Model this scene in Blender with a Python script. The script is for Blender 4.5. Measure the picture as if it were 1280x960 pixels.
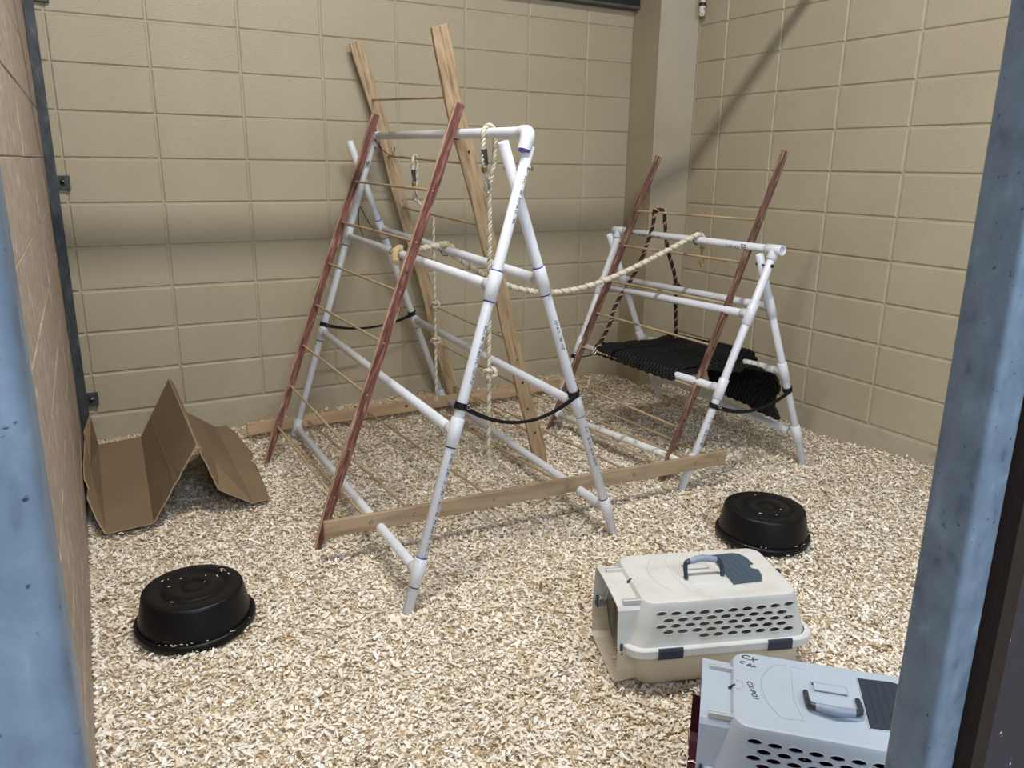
import bpy, bmesh, math, random
import numpy as np
from mathutils import Vector, Matrix, noise

for o in list(bpy.data.objects):
    bpy.data.objects.remove(o)
scene = bpy.context.scene
COL = scene.collection
random.seed(7)
RNG = np.random.default_rng(11)
PI = math.pi

# ------------------------------------------------------------------ camera
cam_data = bpy.data.cameras.new('camera')
cam = bpy.data.objects.new('camera', cam_data)
COL.objects.link(cam)
cam.location = (-0.0526, -4.253, 1.417)
cam.rotation_euler = (1.3012, -0.0134, -0.5119)
cam_data.sensor_width = 36.0
cam_data.lens = 990.44 / 1280 * 36.0
cam_data.clip_start = 0.02
scene.camera = cam

# ------------------------------------------------------------------ world and lights
world = bpy.data.worlds.new('world')
scene.world = world
world.use_nodes = True
bg = world.node_tree.nodes['Background']
bg.inputs['Color'].default_value = (0.80, 0.90, 1.0, 1)
bg.inputs['Strength'].default_value = 0.42


def area_light(name, loc, target, sx, sy, power, color):
    d = bpy.data.lights.new(name, 'AREA')
    d.shape = 'RECTANGLE'
    d.size, d.size_y, d.energy, d.color = sx, sy, power, color
    o = bpy.data.objects.new(name, d)
    COL.objects.link(o)
    o.location = loc
    d_ = Vector(target) - Vector(loc)
    o.rotation_euler = (math.atan2(d_.y, -d_.z), 0, 0)      # stays parallel to the back wall
    return o


area_light('strip_light', (0.95, -2.60, 3.74), (1.5, -2.1, 0.0), 1.5, 0.09, 92, (1.0, 0.965, 0.89))
area_light('aisle_daylight', (0.3, -6.3, 3.0), (1.3, -2.6, 0.2), 3.2, 1.6, 138, (0.76, 0.88, 1.0))

scene.view_settings.view_transform = 'Standard'
scene.view_settings.look = 'None'
scene.view_settings.gamma = 1
scene.view_settings.use_curve_mapping = False
scene.view_settings.exposure = 0.17


# ------------------------------------------------------------------ tagging helpers
def tag(o, label, cat, group=None, kind=None):
    if label: o['label'] = label
    if cat: o['category'] = cat
    if group: o['group'] = group
    if kind: o['kind'] = kind
    return o


def empty(name, loc=(0, 0, 0), rz=0.0):
    o = bpy.data.objects.new(name, None)
    o.empty_display_size = 0.05
    o.location = loc
    o.rotation_euler = (0, 0, rz)
    COL.objects.link(o)
    return o


def thing(name, label, cat, loc=(0, 0, 0), rz=0.0, group=None):
    return tag(empty(name, loc, rz), label, cat, group)


def link(name, mesh, parent=None, mats=(), smooth=False):
    """link a mesh; vertices are given in world coordinates unless the parent is rotated"""
    for m in mats:
        mesh.materials.append(m)
    if smooth:
        mesh.polygons.foreach_set('use_smooth', [True] * len(mesh.polygons))
    o = bpy.data.objects.new(name, mesh)
    COL.objects.link(o)
    if parent is not None:
        o.parent = parent
    return o


class MB:
    """collects vertices and faces of one part, in world coordinates"""

    def __init__(self, origin=(0, 0, 0)):
        self.v, self.f, self.mi, self.sm = [], [], [], []
        self.o = Vector(origin)

    def add(self, vs, fs, mi=0, smooth=True):
        b = len(self.v)
        self.v += [tuple(Vector(p) - self.o) for p in vs]
        for f in fs:
            self.f.append([b + i for i in f])
            self.mi.append(mi)
            self.sm.append(smooth)

    def build(self, name, parent=None, *mats):
        me = bpy.data.meshes.new(name)
        me.from_pydata(self.v, [], self.f)
        for m in mats:
            me.materials.append(m)
        me.polygons.foreach_set('material_index', self.mi)
        me.polygons.foreach_set('use_smooth', self.sm)
        me.update()
        o = bpy.data.objects.new(name, me)
        COL.objects.link(o)
        if parent is not None:
            o.parent = parent
        return o

    # --- primitives
    def box(self, lo, hi, mi=0, M=None):
        x0, y0, z0 = lo; x1, y1, z1 = hi
        vs = [(x0, y0, z0), (x1, y0, z0), (x1, y1, z0), (x0, y1, z0), (x0, y0, z1), (x1, y0, z1), (x1, y1, z1), (x0, y1, z1)]
        if M: vs = [M @ Vector(p) for p in vs]
        self.add(vs, [(0, 3, 2, 1), (4, 5, 6, 7), (0, 1, 5, 4), (1, 2, 6, 5), (2, 3, 7, 6), (3, 0, 4, 7)], mi, False)

    def rings(self, rs, mi=0, cap0=True, cap1=True, smooth=True):
        n = len(rs[0]); vs = [p for r in rs for p in r]; fs = []
        for k in range(len(rs) - 1):
            for i in range(n):
                j = (i + 1) % n
                fs.append((k * n + i, k * n + j, (k + 1) * n + j, (k + 1) * n + i))
        self.add(vs, fs, mi, smooth)
        if cap0: self.add(rs[0], [tuple(range(n))[::-1]], mi, False)
        if cap1: self.add(rs[-1], [tuple(range(n))], mi, False)

    def tube(self, pts, r, n=10, mi=0, caps=True, closed=False):
        pts = [Vector(p) for p in pts]
        rad = r if isinstance(r, (list, tuple)) else [r] * len(pts)
        T, N = frames(pts)
        rs = []
        for p, t, nn, q in zip(pts, T, N, rad):
            b = t.cross(nn)
            rs.append([p + (nn * math.cos(a) + b * math.sin(a)) * q for a in [2 * PI * k / n for k in range(n)]])
        self.rings(rs, mi, caps, caps)

    def pipe(self, A, B, r, n=20, wall=0.004, deep=0.05, mi=0):
        """hollow ended pipe"""
        A, B = Vector(A), Vector(B)
        t = (B - A).normalized()
        nn = t.orthogonal().normalized(); b = t.cross(nn)
        ring = lambda c, q: [c + (nn * math.cos(a) + b * math.sin(a)) * q for a in [2 * PI * k / n for k in range(n)]]
        ri = r - wall
        self.rings([ring(A + t * deep, ri * .98), ring(A, ri), ring(A, r - .0006), ring(A + t * .0006, r), ring(B - t * .0006, r), ring(B, r - .0006), ring(B, ri), ring(B - t * deep, ri * .98)], mi)


def frames(pts):
    T = []
    for i in range(len(pts)):
        a = pts[max(i - 1, 0)]; b = pts[min(i + 1, len(pts) - 1)]
        T.append((b - a).normalized())
    n = T[0].orthogonal().normalized()
    N = [n]
    for i in range(1, len(pts)):
        n = (n - T[i] * n.dot(T[i]))
        n.normalize(); N.append(n)
    return T, N


def smooth_path(ctrl, per=10):
    """Catmull-Rom through the control points"""
    P = [Vector(p) for p in ctrl]
    P = [P[0] * 2 - P[1]] + P + [P[-1] * 2 - P[-2]]
    out = []
    for i in range(1, len(P) - 2):
        for k in range(per):
            t = k / per
            a, b, c, d = P[i - 1], P[i], P[i + 1], P[i + 2]
            out.append(0.5 * ((2 * b) + (c - a) * t + (2 * a - 5 * b + 4 * c - d) * t * t + (3 * b - a - 3 * c + d) * t ** 3))
    out.append(P[-2])
    return out


def resample(pts, step):
    pts = [Vector(p) for p in pts]
    out = [pts[0]]; acc = 0.0
    for a, b in zip(pts, pts[1:]):
        L = (b - a).length
        if L < 1e-9: continue
        s = step - acc
        while s <= L:
            out.append(a.lerp(b, s / L)); s += step
        acc = L - (s - step)
    if (out[-1] - pts[-1]).length > step * .3: out.append(pts[-1])
    return out


def twisted(mb, path, R, pitch, strands=3, colors=(0,), n=6, jitter=0.0):
    """a laid rope: strands that wind about the path"""
    pts = resample(path, pitch / 9)
    T, N = frames(pts)
    for s in range(strands):
        vs = []
        rs = []
        for i, (p, t, nn) in enumerate(zip(pts, T, N)):
            b = t.cross(nn)
            a = 2 * PI * (i / 9) + 2 * PI * s / strands
            jj = 1 + jitter * math.sin(i * 1.7 + s * 2.1)
            vs.append(p + (nn * math.cos(a) + b * math.sin(a)) * R * .5 * jj)
            rs.append(R * .56 * jj)
        mb.tube(vs, rs, n, colors[s % len(colors)])


# ------------------------------------------------------------------ materials
def mat(name, rgb, rough=0.5, metal=0.0, spec=0.5, coat=0.0):
    m = bpy.data.materials.new(name)
    m.use_nodes = True
    b = m.node_tree.nodes['Principled BSDF']
    b.inputs['Base Color'].default_value = (*rgb, 1)
    b.inputs['Roughness'].default_value = rough
    b.inputs['Metallic'].default_value = metal
    b.inputs['Specular IOR Level'].default_value = spec
    b.inputs['Coat Weight'].default_value = coat
    return m


def nodes_of(m):
    nt = m.node_tree
    return nt, nt.nodes, nt.links, nt.nodes['Principled BSDF']


def add_noise(m, scale=(1, 1, 1), nscale=5, detail=4, stops=None, bump=0.0, bscale=None, coord='Object', rough_var=None, dist=0.01, distort=0.0):
    nt, N, L, B = nodes_of(m)
    tc = N.new('ShaderNodeTexCoord'); mp = N.new('ShaderNodeMapping')
    mp.inputs['Scale'].default_value = scale
    L.new(tc.outputs[coord], mp.inputs['Vector'])
    nz = N.new('ShaderNodeTexNoise'); nz.inputs['Scale'].default_value = nscale; nz.inputs['Detail'].default_value = detail
    nz.inputs['Distortion'].default_value = distort
    L.new(mp.outputs[0], nz.inputs['Vector'])
    if stops:
        cr = N.new('ShaderNodeValToRGB')
        el = cr.color_ramp.elements
        while len(el) > 1: el.remove(el[-1])
        el[0].position, el[0].color = stops[0][0], (*stops[0][1], 1)
        for p, c in stops[1:]:
            e = el.new(p); e.color = (*c, 1)
        L.new(nz.outputs['Fac'], cr.inputs['Fac'])
        L.new(cr.outputs['Color'], B.inputs['Base Color'])
    if rough_var:
        mr = N.new('ShaderNodeMapRange'); mr.inputs[3].default_value, mr.inputs[4].default_value = rough_var
        L.new(nz.outputs['Fac'], mr.inputs[0]); L.new(mr.outputs[0], B.inputs['Roughness'])
    if bump:
        n2 = nz
        if bscale:
            n2 = N.new('ShaderNodeTexNoise'); n2.inputs['Scale'].default_value = bscale; n2.inputs['Detail'].default_value = 3
            L.new(mp.outputs[0], n2.inputs['Vector'])
        bp = N.new('ShaderNodeBump'); bp.inputs['Strength'].default_value = bump; bp.inputs['Distance'].default_value = dist
        L.new(n2.outputs['Fac'], bp.inputs['Height']); L.new(bp.outputs[0], B.inputs['Normal'])
    return m


def world_coord(m):
    """drive the noise of the material by world position so that shared meshes differ"""
    nt, N, L, B = nodes_of(m)
    g = N.new('ShaderNodeNewGeometry')
    mp = [n for n in N if n.type == 'MAPPING'][0]
    L.new(g.outputs['Position'], mp.inputs['Vector'])
    return m


WALL = world_coord(add_noise(mat('tan_wall_paint', (.50, .43, .31), .42), nscale=2.3, detail=5,
                             stops=[(.3, (.388, .335, .236)), (.7, (.428, .372, .267))], bump=.6, bscale=170, dist=.0034))
CURB = world_coord(add_noise(mat('tan_curb_paint', (.45, .39, .28), .5), nscale=9, detail=6,
                             stops=[(.2, (.27, .225, .155)), (.40, (.37, .318, .230)), (.8, (.40, .348, .255))], bump=.4, bscale=90, dist=.004))
PINK = world_coord(add_noise(mat('worn_pinkish_paint', (.46, .34, .27), .6), scale=(1, 1, .8), nscale=26, detail=9, distort=.3,
                             stops=[(.3, (.29, .225, .18)), (.52, (.37, .30, .25)), (.64, (.41, .34, .29)), (.70, (.58, .54, .49))], bump=.7, bscale=60, dist=.004))
PILASTER = world_coord(add_noise(mat('tan_pilaster_paint', (.49, .43, .31), .45), nscale=3, detail=5,
                                 stops=[(.3, (.302, .254, .168)), (.7, (.345, .293, .198))], bump=.3, bscale=180, dist=.002))
CONC = mat('concrete', (.30, .28, .25), .9)
DARK = mat('dark_roof_metal', (.012, .012, .014), .6)
GALV = add_noise(mat('galvanised_steel', (.20, .24, .29), .5, .25), scale=(1, 1, .6), nscale=42, detail=10, distort=.3,
                 stops=[(.25, (.095, .128, .175)), (.40, (.155, .205, .272)), (.6, (.19, .25, .325)), (.76, (.27, .34, .43))], bump=.25, bscale=120, rough_var=(.38, .62), dist=.002)
def pits(m, scale, lo, hi, dark):
    nt, N, L, B = nodes_of(m)
    src = B.inputs['Base Color'].links[0].from_socket
    tc = N.new('ShaderNodeTexCoord'); nz = N.new('ShaderNodeTexNoise'); nz.inputs['Scale'].default_value = scale; nz.inputs['Detail'].default_value = 4
    L.new(tc.outputs['Object'], nz.inputs['Vector'])
    mr = N.new('ShaderNodeMapRange'); mr.inputs[1].default_value = lo; mr.inputs[2].default_value = hi
    L.new(nz.outputs['Fac'], mr.inputs[0])
    mx = N.new('ShaderNodeMix'); mx.data_type = 'RGBA'
    L.new(mr.outputs[0], mx.inputs['Factor']); mx.inputs['A'].default_value = (*dark, 1)
    L.new(src, mx.inputs['B']); L.new(mx.outputs['Result'], B.inputs['Base Color'])


pits(GALV, 150, .26, .33, (.03, .04, .05))
ANGLE = add_noise(mat('grey_angle_iron', (.10, .12, .14), .55, .4), scale=(1, 1, .5), nscale=30, detail=6,
                  stops=[(.3, (.035, .040, .046)), (.6, (.070, .080, .090)), (.8, (.14, .15, .16))], bump=.2, bscale=200, dist=.001)
BROWN = add_noise(mat('dark_brown_paint', (.035, .022, .018), .7, spec=.08), nscale=38, detail=3,
                  stops=[(.0, (.030, .020, .016)), (.735, (.038, .025, .020)), (.745, (.55, .62, .70))], bump=.1, bscale=60)
PLUM = add_noise(mat('dull_plum_paint', (.05, .04, .045), .7, spec=.1), nscale=30, detail=3,
                 stops=[(.0, (.045, .036, .042)), (.72, (.055, .045, .050)), (.73, (.4, .48, .56))])
PVC = add_noise(mat('white_pvc', (.80, .81, .83), .28), nscale=9, detail=5, stops=[(.3, (.64, .665, .73)), (.6, (.70, .725, .79))])
PVC_DIRTY = add_noise(mat('scuffed_white_pvc', (.72, .72, .70), .4), nscale=30, detail=8,
                      stops=[(.32, (.40, .38, .34)), (.45, (.70, .70, .68)), (.7, (.80, .80, .80))])
PRIMER = mat('violet_primer', (.09, .06, .36), .4)
PRIMER_DK = mat('dark_joint_line', (.05, .05, .10), .5)
INK = mat('black_print', (.03, .03, .05), .6)
BLACKR = mat('black_rubber', (.006, .006, .008), .6, spec=.3)
STEEL = mat('bolt_steel', (.45, .45, .46), .3, 1.0)
BRASS = mat('aged_brass', (.40, .31, .12), .35, .9)
ZIP = mat('black_zip_tie', (.008, .008, .009), .45)


def wood(name, stops, grain=(1, 1, 1), nscale=6, bump=.25, rough=.65):
    m = mat(name, stops[0][1], rough)
    return add_noise(m, scale=grain, nscale=nscale, detail=8, stops=stops, bump=bump, distort=.4, dist=.002)


def obj_axis_wood(name, stops, axis, nscale=16, bump=.25, rough=.65):
    g = [14, 14, 14]; g['xyz'.index(axis)] = 0.9
    return wood(name, stops, [4 if q == 14 else .45 for q in g], nscale, bump, rough)


RED = obj_axis_wood('worn_red_stain', [(.28, (.060, .020, .016)), (.44, (.115, .034, .027)), (.55, (.165, .060, .047)), (.63, (.26, .13, .095)), (.72, (.36, .23, .16))], 'z', 22, .5)
RED2 = obj_axis_wood('worn_red_brown_stain', [(.28, (.055, .022, .016)), (.44, (.115, .048, .036)), (.55, (.175, .088, .064)), (.64, (.29, .18, .125)), (.74, (.38, .27, .19))], 'z', 22, .5)
BARE = obj_axis_wood('bare_edge_wood', [(.3, (.30, .16, .10)), (.5, (.47, .33, .22)), (.7, (.58, .46, .34))], 'z', 22)
PALE = obj_axis_wood('weathered_pale_wood', [(.28, (.20, .125, .065)), (.44, (.36, .25, .145)), (.58, (.43, .31, .19)), (.75, (.53, .41, .28))], 'z', 16, .6)
PALE2 = obj_axis_wood('smooth_pale_wood', [(.28, (.38, .215, .105)), (.5, (.50, .31, .165)), (.72, (.57, .375, .215))], 'z', 12)
BOARD = obj_axis_wood('board_wood', [(.28, (.28, .19, .115)), (.48, (.37, .265, .17)), (.7, (.44, .325, .215))], 'x', 9, .3)
BOARD2 = obj_axis_wood('orange_board_wood', [(.28, (.36, .225, .13)), (.48, (.47, .32, .20)), (.7, (.55, .39, .255))], 'x', 9, .3)
DOWEL = obj_axis_wood('dowel_wood', [(.30, (.31, .215, .12)), (.5, (.41, .30, .175)), (.7, (.50, .38, .235))], 'y', 14, .15)
PLUG = mat('stained_dowel_end', (.30, .16, .11), .7)
KNOT = mat('dark_knot', (.04, .018, .010), .7)
ROPE_W = mat('cream_rope', (.66, .61, .50), .85)
ROPE_W2 = mat('dirty_cream_rope', (.42, .37, .28), .85)
ROPE_T = mat('stained_tan_rope', (.50, .38, .20), .8)
ROPE_M = mat('maroon_rope', (.15, .028, .020), .8)
ROPE_K = mat('black_rope', (.010, .009, .009), .8)
ROPE_C = mat('cream_tracer_rope', (.52, .42, .28), .8)
TAPE = mat('dark_tape', (.04, .04, .045), .5)
CARD = add_noise(mat('brown_cardboard', (.235, .155, .09), .85), nscale=3, detail=6, stops=[(.3, (.18, .120, .068)), (.7, (.22, .150, .088))])
CARD_EDGE = mat('torn_cardboard_edge', (.38, .27, .17), .9)
MAT_ = add_noise(mat('black_woven_rubber', (.0035, .0035, .0045), .7, spec=.3), nscale=60, detail=3, rough_var=(.5, .75))
PAN = add_noise(mat('black_feed_pan_rubber', (.003, .003, .0045), .45, spec=.28), nscale=12, detail=6, rough_var=(.32, .5), bump=.05, bscale=150)
SHELL_W = add_noise(mat('off_white_plastic', (.74, .73, .70), .42), nscale=14, detail=7, stops=[(.28, (.58, .56, .52)), (.5, (.65, .65, .635)), (.8, (.69, .69, .69))], bump=.12, bscale=500, dist=.0006)
SHELL_G = add_noise(mat('pale_grey_blue_plastic', (.56, .62, .70), .42), nscale=10, detail=6, stops=[(.3, (.42, .49, .59)), (.7, (.46, .53, .63))], bump=.12, bscale=500, dist=.0006)
TUB_B = add_noise(mat('beige_plastic', (.62, .55, .43), .45), nscale=7, detail=6, stops=[(.3, (.52, .45, .345)), (.7, (.58, .515, .41))])
TUB_M = add_noise(mat('maroon_plastic', (.045, .004, .010), .6, spec=.25), nscale=30, detail=6, rough_var=(.55, .7))
SLATE = mat('slate_blue_plastic', (.055, .085, .125), .42)
SLATE_D = mat('dark_slate_plastic', (.025, .036, .060), .42)
GRIP = mat('soft_grey_blue_grip', (.27, .32, .42), .45)
CLEARPIN = mat('pale_grey_pin', (.50, .52, .54), .3)
SCRIB = mat('pinkish_white_marks', (.55, .42, .42), .7)


# ------------------------------------------------------------------ room shell
COURSE = .2032
BLK = .4064
GAP = .0085


def block_mesh(w, h, seed, GAP=GAP, c=.0055):
    """one painted masonry unit: face at y=0 with softened arrises"""
    rr = random.Random(seed)
    hw, hh = w / 2 - GAP / 2, h / 2 - GAP / 2
    j = lambda s=.0007: rr.uniform(-s, s)
    front = [(-hw + c + j(), j(.0004), -hh + c + j()), (hw - c + j(), j(.0004), -hh + c + j()), (hw - c + j(), j(.0004), hh - c + j()), (-hw + c + j(), j(.0004), hh - c + j())]
    mid = [(-hw, c * .8, -hh), (hw, c * .8, -hh), (hw, c * .8, hh), (-hw, c * .8, hh)]
    back = [(x, .012, z) for x, y, z in mid]
    fs = [(0, 1, 2, 3)]
    for a, b in ((0, 4), (4, 8)):
        for i in range(4):
            k = (i + 1) % 4
            fs.append((a + i, b + i, b + k, a + k))
    me = bpy.data.meshes.new('block')
    me.from_pydata(front + mid + back, [], fs)
    me.materials.append(None)
    sm = [False] + [False] * 8
    me.polygons.foreach_set('use_smooth', sm)
    return me


def block_wall(name, origin, rz, us, zs, material, u_end, z_end, gap=GAP, c=.0055):
    """origin at the foot of the wall face, u along it, face looks to local -y"""
    root_mb = MB()
    root_mb.box((us[0] - .0, .006 if gap > .004 else .0032, -.08), (u_end, .12, z_end))
    root = root_mb.build(name, None, material)
    root.location = origin
    root.rotation_euler = (0, 0, rz)
    root['kind'] = 'structure'
    cache = {}
    for i in range(len(us) - 1):
        for k in range(len(zs) - 1):
            w = us[i + 1] - us[i]; h = zs[k + 1] - zs[k]
            if w < .02 or h < .02: continue
            key = (round(w, 3), round(h, 3), random.randrange(3))
            if key not in cache:
                me = block_mesh(w, h, int(w * 7919 + h * 104729 + key[2]), gap, c)
                me.materials[0] = material
                cache[key] = me
            o = bpy.data.objects.new('block', cache[key])
            COL.objects.link(o)
            o.parent = root
            o.location = ((us[i] + us[i + 1]) / 2, random.uniform(-.0012, .0012), (zs[k] + zs[k + 1]) / 2)
            o.rotation_euler = (random.uniform(-.0035, .0035), random.uniform(-.0012, .0012), random.uniform(-.002, .002))
    return root


XR = 3.3773
ZB = [2.03 - k * COURSE for k in range(9, -2, -1)]          # back wall bed joints, .201 .. 2.233
back_us = [-.085] + [c * BLK for c in range(0, 8)] + [3.190]
block_wall('wall_back', (0, 0, 0), 0, back_us, ZB + [2.342], WALL, 3.20, 2.342)
ZR = [2.013 - k * COURSE for k in range(9, -6, -1)]
right_us = [.30] + [.615 + c * BLK for c in range(0, 8)] + [3.86]
block_wall('wall_right', (XR, 0, 0), -PI / 2, right_us, ZR, WALL, 3.86, ZR[-1])
# left wall: face looks to +x, slightly out of square
LA = Vector((-.165, -3.85, 0)); LB = Vector((-.072, 0.0, 0))
left_len = (LB - LA).length
ang = math.atan2(LB.y - LA.y, LB.x - LA.x)
left_us = [0.0] + [left_len - .02 - BLK * c for c in range(9, -1, -1)]
left_us = sorted(u for u in left_us if u >= 0)
if left_us[-1] < left_len: left_us.append(left_len)
lroot = block_wall('wall_left', LA, ang, left_us, [2.03 - k * COURSE for k in range(10, -6, -1)], PINK, left_len, 3.04, .0035, .0018)

# curbs under the block courses
def curb(name, p0, p1, ztop, seed):
    """poured base with an uneven top edge"""
    p0, p1 = Vector(p0), Vector(p1)
    d = (p1 - p0); L = d.length; d.normalize(); nrm = Vector((d.y, -d.x, 0))
    mb = MB(); n = int(L / .03)
    rr = random.Random(seed); secs = []
    for i in range(n + 1):
        p = p0.lerp(p1, i / n)
        w = noise.noise(Vector((i * .13, seed, 0))) * .0035
        zt = ztop + noise.noise(Vector((i * .31, seed + 5, 0))) * .004
        secs.append([p + nrm * (.0015 + w) + Vector((0, 0, -.06)), p + nrm * (.002 + w) + Vector((0, 0, zt - .012)), p + nrm * (-.001 + w) + Vector((0, 0, zt - .003)), p - nrm * .008 + Vector((0, 0, zt))])
    vs = [q for s in secs for q in s]; fs = []
    for i in range(n):
        for k in range(3):
            fs.append((i * 4 + k, (i + 1) * 4 + k, (i + 1) * 4 + k + 1, i * 4 + k + 1))
    mb.add(vs, fs)
    o = mb.build(name, None, CURB); o['kind'] = 'structure'
    return o


curb('baseboard_back', (-.08, 0, 0), (3.19, 0, 0), .197, 3)
curb('baseboard_right', (XR, -.02, 0), (XR, -3.86, 0), .180, 8)

# pilaster in the back right corner, slightly splayed
mb = MB()
q = [(3.184, .05), (3.184, -.255), (XR, -.383), (XR + .05, -.383), (XR + .05, .05)]
for z0, z1 in ((-.06, 3.0),):
    vs = [(x, y, z0) for x, y in q] + [(x, y, z1) for x, y in q]
    mb.add(vs, [(0, 1, 6, 5)[::-1], (1, 2, 7, 6)[::-1], (2, 3, 8, 7)[::-1], (5, 6, 7, 8, 9)], 0, False)
# corner bead strip and its rough edge
dx, dy = (XR - 3.184), -.128
for t0, t1, z0, z1, pr in ((.0, .085, -.05, 2.255, .0035),):
    a = Vector((3.184 + dx * t0 - .001, -.255 + dy * t0, 0)); b = Vector((3.184 + dx * t1, -.255 + dy * t1, 0))
    nrm = Vector((dy, -dx, 0)).normalized() * pr
    vs = [a + Vector((0, 0, z0)), b + Vector((0, 0, z0)), b + Vector((0, 0, z1)), a + Vector((0, 0, z1))]
    vs2 = [p + nrm for p in vs]
    mb.add(vs + vs2, [(4, 5, 6, 7), (0, 4, 7, 3), (1, 2, 6, 5), (3, 7, 6, 2)], 0, False)
o = mb.build('trim_1', None, PILASTER); o['kind'] = 'structure'
# caulk bead where pilaster meets the right wall
mb = MB(); mb.tube([(XR - .001, -.386, -.05), (XR - .001, -.386, 2.9)], .006, 6)
o = mb.build('trim_2', None, PILASTER); o['kind'] = 'structure'
# dark beam over the back wall with its grey lip
mb = MB(); mb.box((-.3, -.055, 2.350), (3.19, .14, 2.62), 0); mb.box((-.3, -.062, 2.340), (3.19, .02, 2.352), 1)
o = mb.build('trim_3', None, DARK, mat('grey_lip', (.10, .105, .11), .5, .3)); o['kind'] = 'structure'
# roof
mb = MB(); mb.box((-3.5, -9.5, 3.9), (6.0, .6, 4.0))
o = mb.build('ceiling', None, mat('brown_roof_deck', (.20, .18, .16), .8)); o['kind'] = 'structure'
mb = MB(); mb.box((-3.5, -9.5, -.14), (6.0, .12, -.055))
o = mb.build('floor', None, CONC); o['kind'] = 'structure'


# ------------------------------------------------------------------ wood shavings
BK = [(-.2, .06), (.3, .06), (.68, .035), (.85, .055), (1.2, .075), (1.3, .095), (1.7, .10), (2.13, .068), (2.36, .06), (2.64, .093), (2.8, .068), (3.0, .042), (3.2, .0), (3.4, 0)]
RT = [(0, .03), (.8, .032), (1.2, .05), (1.57, .048), (1.9, .066), (2.1, .074), (2.3, .086), (3.9, .09)]


def hf(x, y):
    x = np.asarray(x, float); y = np.asarray(y, float)
    b = np.interp(x, [k[0] for k in BK], [k[1] for k in BK])
    r = np.interp(-y, [k[0] for k in RT], [k[1] for k in RT])
    z = b * np.exp(-(np.abs(y) / .17) ** 1.5) + r * np.exp(-(np.abs(XR - x) / .20) ** 1.5)
    z = z + .008 * np.sin(2.3 * x + 1.1) * np.cos(2.9 * y + .4) + .005 * np.sin(6.1 * x + 3 * y) * np.cos(5.2 * y - 2 * x) + .0035 * np.sin(17 * x + 5 * np.sin(9 * y)) * np.sin(15 * y + 4 * np.sin(7 * x))
    z = z + .0022 * np.sin(41 * x + 7 * np.sin(23 * y)) * np.sin(37 * y + 6 * np.sin(29 * x))
    return z


def hz(x, y):
    return float(hf(x, y))


FX0, FX1, FY0, FY1 = -.16, XR + .002, -3.84, .002
nx, ny = 150, 165
gx = np.linspace(FX0, FX1, nx); gy = np.linspace(FY0, FY1, ny)
GX, GY = np.meshgrid(gx, gy)
GZ = hf(GX, GY) - .004
wall_x = lambda y: -.072 - .093 * (-y / 3.85)
GX = np.maximum(GX, wall_x(GY) - .004)
base_v = np.stack([GX.ravel(), GY.ravel(), GZ.ravel()], 1)
ii = (np.arange(ny - 1)[:, None] * nx + np.arange(nx - 1)[None, :]).ravel()
base_f = np.stack([ii, ii + 1, ii + nx + 1, ii + nx], 1)
NB = len(base_v)

NF = 330000
fx = RNG.uniform(FX0 + .01, FX1 - .008, NF)
# more flakes per square metre where the camera is near
u = RNG.uniform(0, 1, NF)
fy = FY1 - .006 - (FY1 - FY0 - .01) * u ** .85
fx = np.maximum(fx, wall_x(fy) + .006 + RNG.uniform(0, .01, NF))
L = np.clip(RNG.lognormal(math.log(.0108), .48, NF), .004, .036)
W = np.clip(L * RNG.uniform(.17, .52, NF), .0016, .010)
az = RNG.uniform(0, 2 * PI, NF); tilt = RNG.normal(0, .29, NF); roll = RNG.normal(0, .33, NF)
curl = RNG.normal(.0, .33, NF)
lift = RNG.exponential(.0042, NF) - .002
fz = hf(fx, fy) + np.clip(lift, -.002, .018)
ca, sa = np.cos(az), np.sin(az); ct, st = np.cos(tilt), np.sin(tilt); cr_, sr = np.cos(roll), np.sin(roll)
ex = np.stack([ca * ct, sa * ct, st], 1)
side0 = np.stack([-sa, ca, np.zeros(NF)], 1)
up0 = np.cross(ex, side0)
ey = side0 * cr_[:, None] + up0 * sr[:, None]
ez = np.cross(ex, ey)
c0 = np.stack([fx, fy, fz], 1)
bend = (curl * L * .8)[:, None] * ez
hx = ex * (L / 2)[:, None]; hy = ey * (W / 2)[:, None]
taper = RNG.uniform(.35, 1.0, NF)[:, None]; skew = (RNG.uniform(-.3, .3, NF) * L)[:, None] * ex
V = np.empty((NF, 6, 3))
V[:, 0] = c0 - hx - hy * taper; V[:, 1] = c0 - hx * .9 + hy + skew * .3
V[:, 2] = c0 - hy * 1.05 + bend * .5; V[:, 3] = c0 + hy * 1.05 + bend * .5
V[:, 4] = c0 + hx - hy + skew * .3; V[:, 5] = c0 + hx * .95 + hy * taper
fv = V.reshape(-1, 3)
fb = NB + np.arange(NF)[:, None] * 6
F1 = np.concatenate([fb + 0, fb + 2, fb + 3, fb + 1], 1); F2 = np.concatenate([fb + 2, fb + 4, fb + 5, fb + 3], 1)
allv = np.concatenate([base_v, fv]); allf = np.concatenate([base_f, F1, F2]).astype(np.int32)
me = bpy.data.meshes.new('wood_shavings')
me.vertices.add(len(allv)); me.vertices.foreach_set('co', allv.astype(np.float32).ravel())
me.loops.add(len(allf) * 4); me.loops.foreach_set('vertex_index', allf.ravel())
me.polygons.add(len(allf))
me.polygons.foreach_set('loop_start', np.arange(0, len(allf) * 4, 4, dtype=np.int32))
me.polygons.foreach_set('loop_total', np.full(len(allf), 4, np.int32))
me.update()
pal = np.array([(.92, .86, .765), (.89, .81, .69), (.83, .73, .58), (.72, .59, .43), (.50, .36, .215), (.95, .93, .89), (.20, .12, .06)])
pick = RNG.choice(len(pal), NF, p=[.25, .23, .18, .12, .06, .13, .03])
fc = pal[pick] * RNG.uniform(.93, 1.05, (NF, 1))
colr = np.ones((len(allv), 4), np.float32)
colr[:NB, :3] = (.52, .40, .26)
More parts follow.
